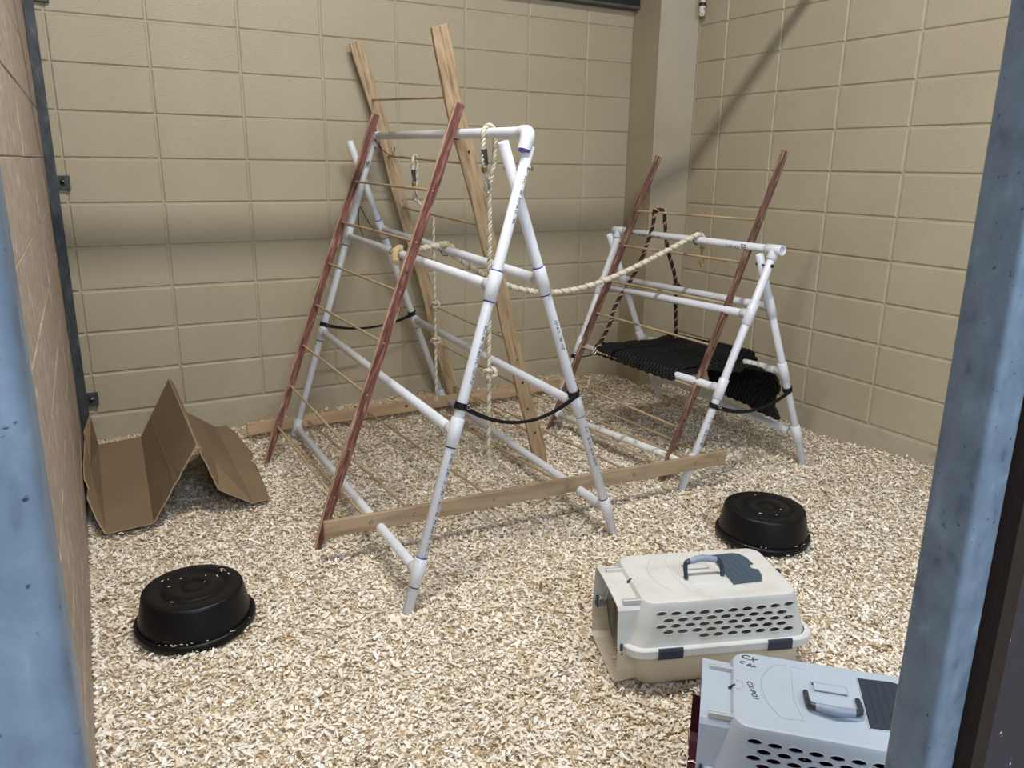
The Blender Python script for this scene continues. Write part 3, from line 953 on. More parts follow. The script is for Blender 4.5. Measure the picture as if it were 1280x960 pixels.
# rope hung on the ridge of the tall frame
def hung_rope(name_label, P, pr, zb, R, knots, mats, sway=0.0, taped=True, half=.0):
    """P is the centre of the bar it loops over"""
    P = Vector(P)
    root = thing('hanging_rope', name_label, 'rope', (P.x, P.y, zb))
    O = Vector((P.x, P.y, zb))
    r = pr + R + .001
    # loop round the bar, closed on itself below
    lp = [P + Vector((-r * .35, -.012, -.155)), P + Vector((-r, -.012, -.10)), P + Vector((-r * 1.05, -.010, -.02))]
    lp += [P + Vector((-r * math.cos(a), -.010 + .020 * a / PI, r * math.sin(a))) for a in [PI * k / 8 for k in range(9)]]
    lp += [P + Vector((r * 1.0, .010, -.03)), P + Vector((r * .8, .008, -.10)), P + Vector((r * .25, .0, -.155)), P + Vector((0, 0, -.20))]
    mb = MB(O); twisted(mb, smooth_path(lp, 8), R, R * 5.2, 3, (0, 1, 0)); mb.build('loop', root, *mats)
    n = 14
    sw = lambda t: sway * (min(1, t / .10) * (1.25 if False else 1) + .06 * t)
    n = 40
    path = [P + Vector((sw(k / n), 0, -.19 - (P.z - .19 - zb) * k / n)) for k in range(n + 1)]
    mb = MB(O); twisted(mb, path, R, R * 5.2, 3, (0, 0, 1)); mb.build('strand', root, *mats)
    for z in knots:
        t = (P.z - .19 - z) / (P.z - .19 - zb)
        c = P + Vector((sw(t), 0, z - P.z))
        mb = MB(O); twisted(mb, smooth_path(overhand(c + Vector((0, -R * .6, 0)), R * 3.0), 2), R * .92, R * 5, 3, (0, 0, 1)); mb.build('knot', root, *mats)
    # frayed end
    mb = MB(O); e = path[-1]
    for k in range(14):
        a = 2 * PI * k / 14 * 2.4; q_ = R * (.3 + .7 * (k % 3) / 2)
        mb.tube([e + Vector((q_ * .7 * math.cos(a), q_ * .7 * math.sin(a), .01)), e + Vector((q_ * 1.1 * math.cos(a), q_ * 1.1 * math.sin(a), -.022)), e + Vector((q_ * 1.3 * math.cos(a + .4), q_ * 1.3 * math.sin(a + .4), -.045))], .0012, 4)
    mb.build('frayed_end', root, ROPE_W)
    if taped:
        for a, b, m in ((-.052, -.105, TAPE), (-.112, -.128, BRASS)):
            mb = MB(O); mb.tube([P + Vector((-r * .98, -.012, a)), P + Vector((-r * .75, -.012, b))], R * 1.28, 12); mb.build('tape_wrap', root, m)
        # snap hook that closes the loop
        mb = MB(O); c = P + Vector((-r * .55, -.014, -.165))
        mb.tube([c + Vector((.0, 0, .022)), c + Vector((.0, 0, .006))], .004, 8)
        mb.tube(smooth_path([c + Vector((.000, 0, .006)), c + Vector((-.009, 0, -.006)), c + Vector((-.009, 0, -.026)), c + Vector((.002, 0, -.036)), c + Vector((.011, 0, -.026)), c + Vector((.009, 0, -.008)), c + Vector((.001, 0, .004))], 5), .0026, 7)
        mb.build('snap_hook', root, STEEL)
    return root


hung_rope('thick cream twisted rope hanging from the near end of the tall frame ridge', (1.298, -1.684, 1.521), PR, .335, .0088, (.655,), (ROPE_W, ROPE_W2), .004)
# rung of the pale ladder it hangs on lies between these points
pa = Vector((1.5276, -.0853, 1.455)); pb = Vector((1.4066, -1.3147, 1.420))
from_px = pa.lerp(pb, .395)
hung_rope('thinner cream rope with two knots hanging from a rung of the pale ladder', from_px, .0056, .255, .0078, (.722, .535), (ROPE_W, ROPE_W2), .092)

# swagged rope between the two frames
a0 = Vector((1.186, -1.09, 1.043)); b0 = Vector((1.402, -1.10, 1.054)); e0 = SR1.lerp(SR0, .565)
g = PR + .012
O = Vector((1.9, -1.15, .9))
root = thing('swag_rope', 'long cream rope sagging between the tall frame and the low frame', 'rope', O)
path = [a0 + Vector((-.045, -.075, -.020)), a0 + Vector((-g, -.02, .004)), a0 + Vector((-.004, 0, g)), a0 + Vector((.06, 0, .024)), b0 + Vector((-.07, .0, .022)), b0 + Vector((-.0, 0, g)), b0 + Vector((g, 0, .0))]
s0 = b0 + Vector((g + .005, 0, -.02)); s1 = e0 + Vector((-.03, -.0, g * .75))
n = 16
for k in range(n + 1):
    t = k / n
    p = s0.lerp(s1, t); p.z -= .48 * t * (1 - t) + .16 * math.sin(PI * t) * (1 - t)
    path.append(p)
path += [e0 + Vector((0, 0, g)), e0 + Vector((g * .95, 0, .004)), e0 + Vector((g * .8, 0, -.03))]
sp = smooth_path(path, 6)
i1 = 6 * 3
mb = MB(O); twisted(mb, sp[i1:], .0125, .044, 4, (0, 0, 1, 0), 6, .16); mb.build('strand', root, ROPE_W, ROPE_W2)
mb = MB(O); mb.tube(sp[:i1 - 3], [.0125 + .0035 * abs(math.sin(k * .9)) for k in range(i1 - 3)], 9); mb.build('taped_end', root, ROPE_T)
mb = MB(O); mb.tube([b0 + Vector((-.03, 0, .026)), b0 + Vector((0, 0, g + .001)), b0 + Vector((g, 0, .004))], [.013, .0145, .013], 9); mb.build('taped_wrap', root, ROPE_T)
for c, dd in ((a0, (b0 - a0)), (b0, (b0 - a0)), (e0, Vector((1, 0, 0)))):
    mb = MB(O); ax = (SR0 - SR1).normalized()
    T_ = [Vector(c) + Vector((0, .016, 0)) + Vector((math.cos(x), 0, math.sin(x))) * (PR + .004 if math.sin(x) < .2 else PR + .023) for x in [2 * PI * k / 20 for k in range(21)]]
    mb.tube(T_, .002, 6); mb.build('zip_tie', root, ZIP)
h = e0 + Vector((g * .8, 0, -.035))
mb = MB(O); mb.tube([h + Vector((0, 0, .004)), h + Vector((0, 0, -.008))], .012, 12); mb.tube([h + Vector((0, 0, -.01)), h + Vector((.002, 0, -.042))], .005, 8)
c = h + Vector((.004, 0, -.068))
mb.tube(smooth_path([c + Vector((-.002, 0, .026)), c + Vector((-.011, 0, .010)), c + Vector((-.010, 0, -.016)), c + Vector((.001, 0, -.026)), c + Vector((.011, 0, -.014)), c + Vector((.009, 0, .012)), c + Vector((0, 0, .026))], 5), .003, 7)
mb.build('brass_snap', root, BRASS)

# dark rope doubled over the top rung of the low ladder
lq, rq = Vector((2.7057, -.7404, 1.185)), Vector((2.7408, -1.5926, 1.19))
c1 = lq.lerp(rq, .205)
O = Vector((c1.x, c1.y, .5))
root = thing('dark_rope', 'maroon and black twisted rope doubled over the top rung of the low ladder', 'rope', O)
r = .0062 + .009
left_end = Vector((2.405, -.845, .468))
right_end = Vector((2.87, -.94, .455))
lp = [left_end, left_end.lerp(c1, .18) + Vector((.01, 0, .0)), Vector((2.52, -.84, .70)), Vector((2.62, -.87, .88)), Vector((2.675, -.885, 1.03)), c1 + Vector((-r, .02, -.06))]
lp += [c1 + Vector((-r * math.cos(a), .022 - .052 * a / PI, r * math.sin(a))) for a in (.2, .9, 1.57, 2.2, 2.9)]
lp += [c1 + Vector((r + .006, -.035, -.07)), Vector((2.755, -.955, 1.0)), Vector((2.80, -.965, .88)), Vector((2.832, -.955, .80))]
lp2 = [Vector((2.832, -.955, .80)), Vector((2.845, -.945, .70)), Vector((2.858, -.945, .58)), right_end]
mb = MB(O); twisted(mb, smooth_path(lp, 8), .0105, .050, 3, (0, 1, 1), 6); 
mb.build('strand', root, ROPE_M, ROPE_K)
mb = MB(O)
for path_ in (lp, lp2):       # thin cream tracer laid between the strands
    pts = resample(smooth_path(path_, 8), .005); T, N2 = frames(pts)
    mb.tube([p + (nn * math.cos(2 * PI * i / 10 + 1.05) + t.cross(nn) * math.sin(2 * PI * i / 10 + 1.05)) * .0098 for i, (p, t, nn) in enumerate(zip(pts, T, N2))], .0022, 5)
mb.build('tracer_strand', root, ROPE_C)
mb = MB(O); twisted(mb, smooth_path(lp2, 8), .0105, .050, 3, (0, 1, 1), 6); mb.build('strand', root, ROPE_M, ROPE_K)
mb = MB(O); twisted(mb, smooth_path(overhand(Vector((2.832, -.955, .79)), .019), 2), .0105, .050, 3, (0, 1, 1)); mb.build('knot', root, ROPE_M, ROPE_K)
mb = MB(O); dl = (left_end - Vector((2.44, -.845, .53))).normalized()
mb.tube([left_end - dl * .07, left_end - dl * .018], .0105, 10); mb.build('whipped_end', root, ROPE_K)
mb = MB(O); mb.tube(smooth_path([left_end + Vector((.006, 0, .01)), left_end + Vector((-.012, 0, .002)), left_end + Vector((-.03, -.0, -.022)), left_end + Vector((-.026, 0, -.034)), left_end + Vector((-.008, 0, -.02)), left_end + Vector((.008, 0, .006))], 5), .0032, 7)
mb.build('snap_hook', root, STEEL)

# ------------------------------------------------------------------ woven black mat on the low frame
def woven_mat():
    O = Vector((2.72, -1.2, .48))
    root = thing('woven_mat', 'black woven rubber mat slung across the low pipe frame and drooping at its near end', 'mat', O)
    U, Vn = 62, 66     # u along the rails, v across
    def rowpath(t):
        """polyline of the mat section at parameter t (0 far, 1 near)"""
        y0 = -.86 - .74 * t
        zA, zB = .472, .512 - .04 * (1 - t)
        xa = 2.455; xb = 2.80 + .10 * (1 - min(1, t))
        xb = 2.957 - .115 * ((-y0 - .56) / 1.18)      # rail B at this y
        if t < .80:
            start = (xa - .052, zA - .030)
        else:
            k = (t - .80) / .20
            start = (xa - .052 + .15 * min(1, k * 3.0) + .15 * k, zA - .030 + .04 * min(1, k * 3))
        over = .02 + .13 * min(1, max(0, t - .18) / .45)
        pts = [Vector((start[0], 0, start[1]))]
        if t < .82: pts.append(Vector((xa - .012, 0, zA + .012)))
        mid = (pts[-1].x + xb) / 2
        pts.append(Vector((mid, 0, (zA + zB) / 2 + .006)))
        top = zB + .012 - .064 * min(1, max(0, (t - .77) / .07))
        pts.append(Vector((xb, 0, top + .008)))
        pts.append(Vector((xb + .045 + over * .18, 0, top + .002)))
        drop = max(0.0, min(1, (t - .30) / .08))
        L = (.245 + .05 * max(0, t - .38) - .052 * min(1, max(0, (t - .77) / .07))) * drop
        if drop > 0:
            pts.append(Vector((xb + .075 + over * .10, 0, top - L * .30)))
            pts.append(Vector((xb + .070, 0, top - L * .65)))
            pts.append(Vector((xb + .055, 0, top - L)))
        return y0, pts
    grid = []
    for i in range(U + 1):
        t = i / U
        y0, pts = rowpath(t)
        # sample evenly by arc length
        sm = smooth_path(pts, 6)
        acc = [0]
        for a, b in zip(sm, sm[1:]): acc.append(acc[-1] + (b - a).length)
        row = []
        for k in range(Vn + 1):
            s = acc[-1] * k / Vn; j = 0
            while j < len(acc) - 2 and acc[j + 1] < s: j += 1
            p = sm[j].lerp(sm[j + 1], (s - acc[j]) / max(1e-9, acc[j + 1] - acc[j]))
            yy = y0 + .018 * math.sin(k * .25) * (1 if i in (0, U) else .4)
            yy -= .05 * (1 - t) * (1 - k / Vn) * -1.0 * .6
            if k > .6 * Vn: yy -= .07 * (k / Vn - .6) / .4 * t ** 4
            row.append(Vector((p.x, yy, p.z)))
        grid.append(row)
    # cords: each woven cord is its own lumpy tube running across
    mb = MB(O)
    T0 = [[None] * (Vn + 1) for _ in range(U + 1)]
    for i in range(U + 1):
        pts = []; rad = []
        for k in range(Vn + 1):
            p = grid[i][k]
            a = grid[max(0, i - 1)][k]; b = grid[min(U, i + 1)][k]
            c = grid[i][max(0, k - 1)]; d = grid[i][min(Vn, k + 1)]
            nn = (b - a).cross(d - c)
            if nn.length < 1e-9: nn = Vector((0, 0, 1))
            nn.normalize()
            if nn.z < 0 and k < Vn * .5: nn = -nn
            ph = (k / 2.0 + (i % 2)) * PI
            pts.append(p + nn * .0042 * math.sin(ph)); rad.append(.0062 + .0016 * math.cos(ph))
        mb.tube(pts, rad, 6)
    # solid underlayer so that no light leaks between the cords
    vs = [p for r_ in grid for p in r_]
    fs = []
    for i in range(U):
        for k in range(Vn):
            q0 = i * (Vn + 1) + k; fs.append((q0, q0 + 1, q0 + Vn + 2, q0 + Vn + 1))
    mb.add(vs, fs)
    o = mb.build('woven_cords', root, MAT_)
    o['kind'] = 'stuff'
    # scalloped binding cord round the edge
    edge = grid[0] + [grid[i][Vn] for i in range(1, U)] + grid[U][::-1] + [grid[i][0] for i in range(U - 1, 0, -1)]
    mb = MB(O); pe = resample(edge + [edge[0]], .008)
    mb.tube(pe, [.0068 + .0032 * math.sin(k * .85) for k in range(len(pe))], 7); mb.build('bound_edge', root, MAT_)
    return root


woven_mat()


# ------------------------------------------------------------------ folded cardboard
def cardboard():
    O = Vector((.25, -.6, 0))
    root = thing('cardboard_sheet', 'folded brown cardboard box sheet standing like a tent beside the back left corner', 'cardboard', O)
    TH = .005
    b, c_ = Vector((-.012, -.175, .100)), Vector((.180, -.140, .098))
    d, e = Vector((-.036, -1.050, .020)), Vector((.138, -1.043, .024))
    g_, f_ = Vector((.326, -1.035, .322)), Vector((.342, -.045, .352))
    fb = Vector((.341, -.60, .336))
    r2, r1 = Vector((.520, -1.040, .030)), Vector((.520, -.200, .115))
    def slab(name, poly, bow=(0, 0, 0), jag=None, mats=(CARD, CARD_EDGE), parent=root):
        """thick sheet from an outline"""
        P = [Vector(p) for p in poly]
        nrm = Vector((0, 0, 0))
        for i in range(len(P)):
            nrm += (P[i] - P[0]).cross(P[(i + 1) % len(P)] - P[0])
        nrm.normalize()
        cen = sum(P, Vector()) / len(P)
        n = len(P); mb = MB(O)
        top = [p + nrm * TH / 2 for p in P]; bot = [p - nrm * TH / 2 for p in P]
        ct, cb = cen + nrm * TH / 2 + Vector(bow), cen - nrm * TH / 2 + Vector(bow)
        mb.add(top + [ct], [(i, (i + 1) % n, n) for i in range(n)], 0, False)
        mb.add(bot + [cb], [((i + 1) % n, i, n) for i in range(n)], 0, False)
        mb.add(top + bot, [(i, n + i, n + (i + 1) % n, (i + 1) % n) for i in range(n)], 1, False)
        return mb.build(name, parent, *mats)
    def line(a, b, n, amp=0.0, dirv=(0, 0, 1), seed=0):
        a, b = Vector(a), Vector(b); out = []
        for k in range(n):
            t = k / n; out.append(a.lerp(b, t) + Vector(dirv) * amp * (noise.noise(Vector((k * .7, seed, 1))) if 0 < k else 0))
        return out
    slab('panel', line(d, e, 12, .006, (0, -1, 0), 1) + line(e, c_, 2) + line(c_, b, 8, .006, (0, 1, 0), 2) + line(b, d, 2))
    slab('panel', line(e, g_, 14, .007, (.5, -.8, -.4), 3) + line(g_, f_, 2) + line(f_, c_, 3) + line(c_, e, 2))
    slab('panel', line(g_, Vector((.392, -1.035, .115)), 8, .006, (-.6, -.5, 0), 4) + line(Vector((.392, -1.035, .115)), r2, 6, .008, (0, -1, 0), 5) + line(r2, r1, 2) + line(r1, fb, 3, .0) + line(fb, g_, 2))
    slab('folded_edge', [f_, g_, g_ + Vector((.016, -.001, -.020)), f_ + Vector((.016, 0, -.020))])
    slab('panel', [r2] + line(Vector((.600, -1.01, .022)), Vector((.618, -.72, .03)), 5, .012, (1, 0, 0), 6) + line(Vector((.618, -.70, .045)), Vector((.612, -.53, .05)), 3, .01, (1, 0, 0), 7)
         + line(Vector((.640, -.50, .05)), Vector((.600, -.22, .09)), 6, .02, (1, .4, 0), 8) + [Vector((.575, -.185, .11)), r1])
    # torn flap standing against the left wall
    slab('torn_flap', [d, b, Vector((-.030, -.15, .245)), Vector((-.062, -.30, .215)), Vector((-.064, -.36, .195)), Vector((-.072, -.50, .175)), Vector((-.080, -.62, .170)), Vector((-.084, -.74, .145)), Vector((-.070, -.80, .112)), Vector((-.082, -.86, .108)), Vector((-.060, -.98, .06))])
    # score lines: small raised creases
    for a, b2 in ((Vector((.232, -.13, .218)), Vector((.232, -1.03, .172))), (r1 + Vector((0, 0, .004)), r2 + Vector((0, 0, .004)))):
        mb = MB(O); nn = Vector((-.85, 0, .5)) * .003 if a.x < .3 else Vector((.4, 0, .8)) * .001
        mb.tube([a + nn, b2 + nn], .0010, 5); mb.build('crease', root, CARD)
    return root


cardboard()


# ------------------------------------------------------------------ upside-down rubber pans
def pan(loc, R, r, H, label, rz, seed):
    x, y = loc
    z = 0.012
    root = thing('feed_pan', label, 'feed pan', (x, y, z), rz, 'upturned black feed pans')
    n = 64
    def lathe(mb, prof, mi=0):
        rs = [[(q * math.cos(a), q * math.sin(a), h) for a in [2 * PI * k / n for k in range(n)]] for q, h in prof]
        mb.rings(rs, mi, False, True)
    mb = MB()
    lathe(mb, [(R - .014, .0), (R - .010, .022), (r + .0145, .058), (r + .003, H - .009), (r + .0005, H - .003), (r - .005, H), (r * .655, H), (r * .64, H - .0025), (r * .625, H + .0005), (r * .24, H + .0005), (r * .225, H - .002), (r * .21, H - .0002), (r * .10, H - .0002), (.002, H - .0002)])
    body = mb.build('pan_body', root, PAN)
    mb = MB()
    rs = []
    for q, h in ((R - .014, .004), (R - .002, .002), (R, .008), (R, .022), (R - .004, .028), (R - .014, .028), (R - .018, .020)):
        rs.append([(q * math.cos(a) * (1 + .006 * math.sin(3 * a + seed)), q * math.sin(a) * (1 + .006 * math.sin(3 * a + seed)), h + .004 * math.sin(2 * a + seed)) for a in [2 * PI * k / n for k in range(n)]])
    mb.rings(rs, 0, False, False); mb.build('rim', root, PAN)
    # stray shavings lying on top
    rr = random.Random(seed); mb = MB()
    spots = [(.06, .11), (.065, .105), (.075, .10), (.08, .085), (-.05, .05), (-.09, .04), (.03, .03), (-.07, .0), (-.02, -.10), (.05, .06), (-.11, .03), (.012, .068)] if seed == 1 else [(-.06, -.05), (-.07, -.045), (.03, -.06), (.05, .10), (-.02, -.08)]
    for sx, sy in spots:
        for _ in range(1):
            a = rr.uniform(0, PI); l = rr.uniform(.0025, .0065); w = rr.uniform(.0008, .0018)
            cx, cy = sx + rr.uniform(-.008, .008), sy + rr.uniform(-.008, .008)
            ca_, sa_ = math.cos(a), math.sin(a)
            mb.add([(cx + ca_ * l - sa_ * w, cy + sa_ * l + ca_ * w, H + .002), (cx - ca_ * l - sa_ * w, cy - sa_ * l + ca_ * w, H + .0025), (cx - ca_ * l + sa_ * w, cy - sa_ * l - ca_ * w, H + .001), (cx + ca_ * l + sa_ * w, cy + sa_ * l - ca_ * w, H + .004)], [(0, 1, 2, 3)], 0, False)
    for _ in range(16):
        a = rr.uniform(PI, 2 * PI); l = rr.uniform(.003, .007); q = R + rr.uniform(-.014, .002); cx, cy = q * math.cos(a), q * math.sin(a)
        mb.add([(cx - l, cy, .029), (cx, cy - .002, .031), (cx + l, cy + .001, .029), (cx, cy + .002, .031)], [(0, 1, 2, 3)], 0, False)
    ch = mb.build('stray_shavings', root, mat('stray_chip', (.75, .68, .55), .8)); ch['kind'] = 'stuff'
    return root


pan((.178, -1.843), .180, .147, .125, 'upturned black rubber feed pan nearest the left wall, flecked with shavings', -.5, 1)
pan((2.238, -2.241), .182, .152, .125, 'upturned black rubber feed pan behind the pet carriers, nearly clean', 0, 2)


# ------------------------------------------------------------------ pet carriers
def rrect(x0, x1, hw, r, z, n=6):
    pts = []
    for cx, cy, a0 in ((x1 - r, hw - r, 0), (x0 + r, hw - r, 90), (x0 + r, -hw + r, 180), (x1 - r, -hw + r, 270)):
        for k in range(n + 1):
            a = math.radians(a0 + 90 * k / n); pts.append(Vector((cx + r * math.cos(a), cy + r * math.sin(a), z)))
    return pts


def crisp(ob, deg=32):
    bm = bmesh.new(); bm.from_mesh(ob.data)
    for e in bm.edges:
        if len(e.link_faces) == 2 and e.calc_face_angle(0) > math.radians(deg): e.smooth = False
    for f in bm.faces: f.smooth = True
    bm.to_mesh(ob.data); bm.free()
    w = ob.modifiers.new('normals', 'WEIGHTED_NORMAL'); w.weight = 100; w.keep_sharp = True


def apply_bool(ob, cutter):
    md = ob.modifiers.new('cut', 'BOOLEAN'); md.operation = 'DIFFERENCE'; md.object = cutter; md.solver = 'EXACT'
    dg = bpy.context.evaluated_depsgraph_get(); dg.update()
    me = bpy.data.meshes.new_from_object(ob.evaluated_get(dg))
    ob.modifiers.clear(); old = ob.data; ob.data = me; bpy.data.meshes.remove(old)
    cm = cutter.data; bpy.data.objects.remove(cutter); bpy.data.meshes.remove(cm)
    crisp(ob)


def carrier(loc, rz, label, shell, tub, hatch, handle_up, marks):
    root = thing('pet_carrier', label, 'pet carrier', (*loc, 0.008), rz)
    # --- lower tub
    mb = MB()
    outer = [rrect(-.225, .235, .125, .05, .002), rrect(-.238, .248, .136, .055, .008), rrect(-.248, .258, .145, .055, .03), rrect(-.258, .268, .155, .055, .118)]
    inner = [rrect(-.254, .264, .151, .052, .118), rrect(-.244, .254, .141, .052, .03), rrect(-.234, .244, .132, .05, .012)]
    mb.rings(outer + inner, 0, True, True)
    tb = mb.build('tub', root, tub)
    mbc = MB(); mbc.box((-.40, -.108, .022), (-.20, .108, .3)); cut = mbc.build('cutter'); cut.matrix_world = root.matrix_world; cut.location = root.location; cut.rotation_euler = root.rotation_euler
    bpy.context.view_layer.update()
    apply_bool(tb, cut)
    # --- upper shell
    mb = MB()
    outer = [rrect(-.262, .270, .158, .055, .132), rrect(-.256, .264, .155, .052, .150), rrect(-.236, .246, .146, .045, .215), rrect(-.224, .235, .142, .040, .250), rrect(-.219, .230, .138, .038, .260), rrect(-.209, .220, .130, .034, .2640)]
    inner = [rrect(-.212, .223, .132, .034, .2605), rrect(-.220, .231, .138, .036, .248), rrect(-.232, .242, .142, .041, .215), rrect(-.258, .266, .154, .052, .132)]
    mb.rings(outer, 0, False, True)
    mb.rings(inner[::-1], 0, False, False)
    n = len(outer[0])
    mb.add(outer[0] + inner[-1], [(i, (i + 1) % n, n + (i + 1) % n, n + i) for i in range(n)], 0, False)
    mb.add(inner[0], [tuple(range(n))[::-1]], 0, False)
    me_ = bpy.data.meshes.new('x')
    sh = mb.build('top_shell', root, shell)
    bm = bmesh.new(); bm.from_mesh(sh.data); bmesh.ops.remove_doubles(bm, verts=bm.verts, dist=1e-5); bmesh.ops.recalc_face_normals(bm, faces=bm.faces); bm.to_mesh(sh.data); bm.free()
    # holes
    holes = []
    for row in range(5):
        z = .228 - row * .0165
        off = .0206 if row % 2 else 0
        x0 = -.173; cnt = 10 - (row % 2)
        for k in range(cnt):
            if row == 4 and k < 3: continue
            holes.append((x0 + off + k * .0415, z + (.006 * ((x0 + k * .0412) / .2) ** 2 if row == 0 else .0) - .002))
    mbc = MB()
    for s in (-1, 1):
        for hx, hz_ in holes:
            r0 = [Vector((hx + .0150 * math.cos(a), s * .10, hz_ + .0066 * math.sin(a))) for a in [2 * PI * k / 16 for k in range(16)]]
            r1 = [p + Vector((0, s * .09, 0)) for p in r0]
            mbc.rings([r0, r1] if s > 0 else [r1, r0], 0, True, True, False)
    # doorway: an arch cut in the -x end
    prof = [(-.104, .10), (.104, .10), (.104, .205), (.088, .232), (.06, .240), (-.06, .240), (-.088, .232), (-.104, .205)]
    a_ = [Vector((-.40, y, z)) for y, z in prof]; b_ = [Vector((-.205, y, z)) for y, z in prof]
    mbc.rings([a_, b_], 0, True, True, False)
    # grip slot in the roof behind the handle
    mbc.box((-.046, .022, .24), (.030, .056, .28))
    cut = mbc.build('cutter')
    bm = bmesh.new(); bm.from_mesh(cut.data); bmesh.ops.remove_doubles(bm, verts=bm.verts, dist=1e-6); bmesh.ops.recalc_face_normals(bm, faces=bm.faces); bm.to_mesh(cut.data); bm.free()
    cut.location = root.location; cut.rotation_euler = root.rotation_euler
    bpy.context.view_layer.update()
    apply_bool(sh, cut)
    # pale lips round the holes
    mb = MB()
    def side_y(z):
        t = (z - .150) / (.215 - .150) if z < .215 else 1 + (z - .215) / .035
        return .155 + (.146 - .155) * t if z < .215 else .146 + (.142 - .146) * (z - .215) / .035
    for s in (-1, 1):
        for hx, hz_ in holes:
            m_ = 14
            P = [Vector((hx + .0156 * math.cos(a), s * (side_y(hz_ + .0071 * math.sin(a)) + .0002), hz_ + .0071 * math.sin(a))) for a in [2 * PI * k / m_ for k in range(m_ + 1)]]
            mb.tube(P, .0009, 4, caps=False)
    vr = mb.build('vent_rims', sh, shell); vr['kind'] = 'stuff'
    # --- flange around the middle
    mb = MB()
    rs = [rrect(-.262, .272, .158, .055, .1365), rrect(-.274, .284, .169, .06, .1365), rrect(-.2775, .2875, .1725, .062, .133), rrect(-.278, .288, .173, .062, .115), rrect(-.276, .286, .171, .06, .110), rrect(-.258, .268, .154, .055, .110)]
    mb.rings(rs, 0, False, False)
    fl = mb.build('flange', root, shell)
    mbc = MB(); mbc.box((-.40, -.108, .05), (-.235, .108, .3)); cut = mbc.build('cutter'); cut.location = root.location; cut.rotation_euler = root.rotation_euler
    bpy.context.view_layer.update()
    apply_bool(fl, cut)
    # --- latches
    for s in (-1, 1):
        for x0, x1 in ((-.185, -.115), (.135, .205)):
            mb = MB(); y = s * .1745
            prof = [(.139, -.006), (.140, .001), (.134, .0035), (.110, .0035), (.107, .000), (.107, -.006)]
            vs = [Vector((x, y + s * dy, z)) for x in (x0, x1) for z, dy in prof]; m_ = len(prof)
            mb.rings([vs[:m_], vs[m_:]], 0, True, True, False); mb.build('latch', root, SLATE_D)
    for s in (-1, 1):
        mb = MB(); c = Vector((-.2785, s * .125, .123)); mb.box(c - Vector((.004, .012, .016)), c + Vector((.003, .012, .016))); mb.build('latch', root, SLATE_D)
    # --- door collars, upper and lower
    def collar(prof, x0, x1, flare, name, m):
        """open arch sheet of profile prof (y,z)"""
        mb = MB(); th = .0035; k = len(prof)
        cy, cz = 0, .12
        def pt(p, x, s, ins):
            y, z = p
            v = Vector((0, y - cy, z - cz)); v2 = v * (1 + s) ; l = v2.length; v2 *= (l - ins) / l
            return Vector((x, cy + v2.y, cz + v2.z))
        A = [pt(p, x0, flare, 0) for p in prof]; B = [pt(p, x1, 0, 0) for p in prof]; A2 = [pt(p, x0, flare, th) for p in prof]; B2 = [pt(p, x1, 0, th) for p in prof]
        vs = A + B + A2 + B2; fs = []
        for i in range(k - 1):
            fs += [(i, i + 1, k + i + 1, k + i), (2 * k + i + 1, 2 * k + i, 3 * k + i, 3 * k + i + 1), (i + 1, i, 2 * k + i, 2 * k + i + 1), (k + i, k + i + 1, 3 * k + i + 1, 3 * k + i)]
        fs += [(0, k, 3 * k, 2 * k), (k - 1, 3 * k - 1, 4 * k - 1, 2 * k - 1)]
        mb.add(vs, fs, 0, False)
        return mb.build(name, root, m)
    collar([(-.132, .121), (-.127, .16), (-.122, .205), (-.118, .232), (-.110, .243), (-.075, .247), (0, .249), (.075, .247), (.110, .243), (.118, .232), (.122, .205), (.127, .16), (.132, .121)], -.290, -.206, .015, 'door_collar', shell)
    collar([(-.132, .119), (-.128, .06), (-.122, .020), (-.10, .008), (.10, .008), (.122, .020), (.128, .06), (.132, .119)], -.290 if tub is TUB_B else -.306, -.225, .05, 'lower_collar', tub)
    # --- roof furniture
    H = .2642
    # raised outline on the roof
    out = [(-.046, .100), (-.110, .106), (-.135, .085), (-.157, .030), (-.150, -.035), (-.128, -.080), (-.113, -.094), (-.072, -.088)]
    mb = MB(); P = [Vector((x, y, H)) for x, y in out]
    P2 = smooth_path(P, 5) + [Vector((-.095, -.02, H)), Vector((-.084, .05, H)), Vector((-.050, .099, H))]
    P2 = smooth_path(P, 5); mb.tube(P2, .0016, 5)
    mb.tube([Vector((-.073, -.088, H)), Vector((-.089, -.02, H)), Vector((-.086, .09, H))], .0012, 5)
    mb.build('raised_outline', root, shell)
    # hatch
    arc = [(.062, -.078), (.150, -.070), (.166, -.035), (.170, -.006)] + [(.170 - .017 * math.sin(a), .010 - .016 * math.cos(a)) for a in [PI * k / 8 for k in range(9)]] + [(.171, .030), (.167, .070), (.155, .094), (.135, .102), (.062, .096)]
    mb = MB(); lo = [Vector((x, y, H - .001)) for x, y in arc]; hi = [Vector((x, y, H + .0032)) for x, y in arc]
    hi2 = [Vector((.115 + (x - .115) * .985, .01 + (y - .01) * .985, H + .004)) for x, y in arc]
    mb.rings([lo, hi, hi2], 0, False, True, False); ht = mb.build('roof_hatch', root, hatch)
    for k in range(4):
        m2 = MB(); xx = .078 + .017 * k
        m2.tube([Vector((xx, .088, H + .004)), Vector((xx, -.060, H + .004)), Vector((xx + .004, -.067, H + .004)), Vector((xx + .011, -.067, H + .004))], .0010, 5); m2.build('rib', ht, hatch)
    # pale rim of the hatch opening
    mb = MB(); P = [Vector((.113 + (x - .113) * 1.035, .01 + (y - .01) * 1.03, H + .0004)) for x, y in arc]; mb.tube(P + [P[0]], .0016, 5); mb.build('hatch_rim', root, shell)
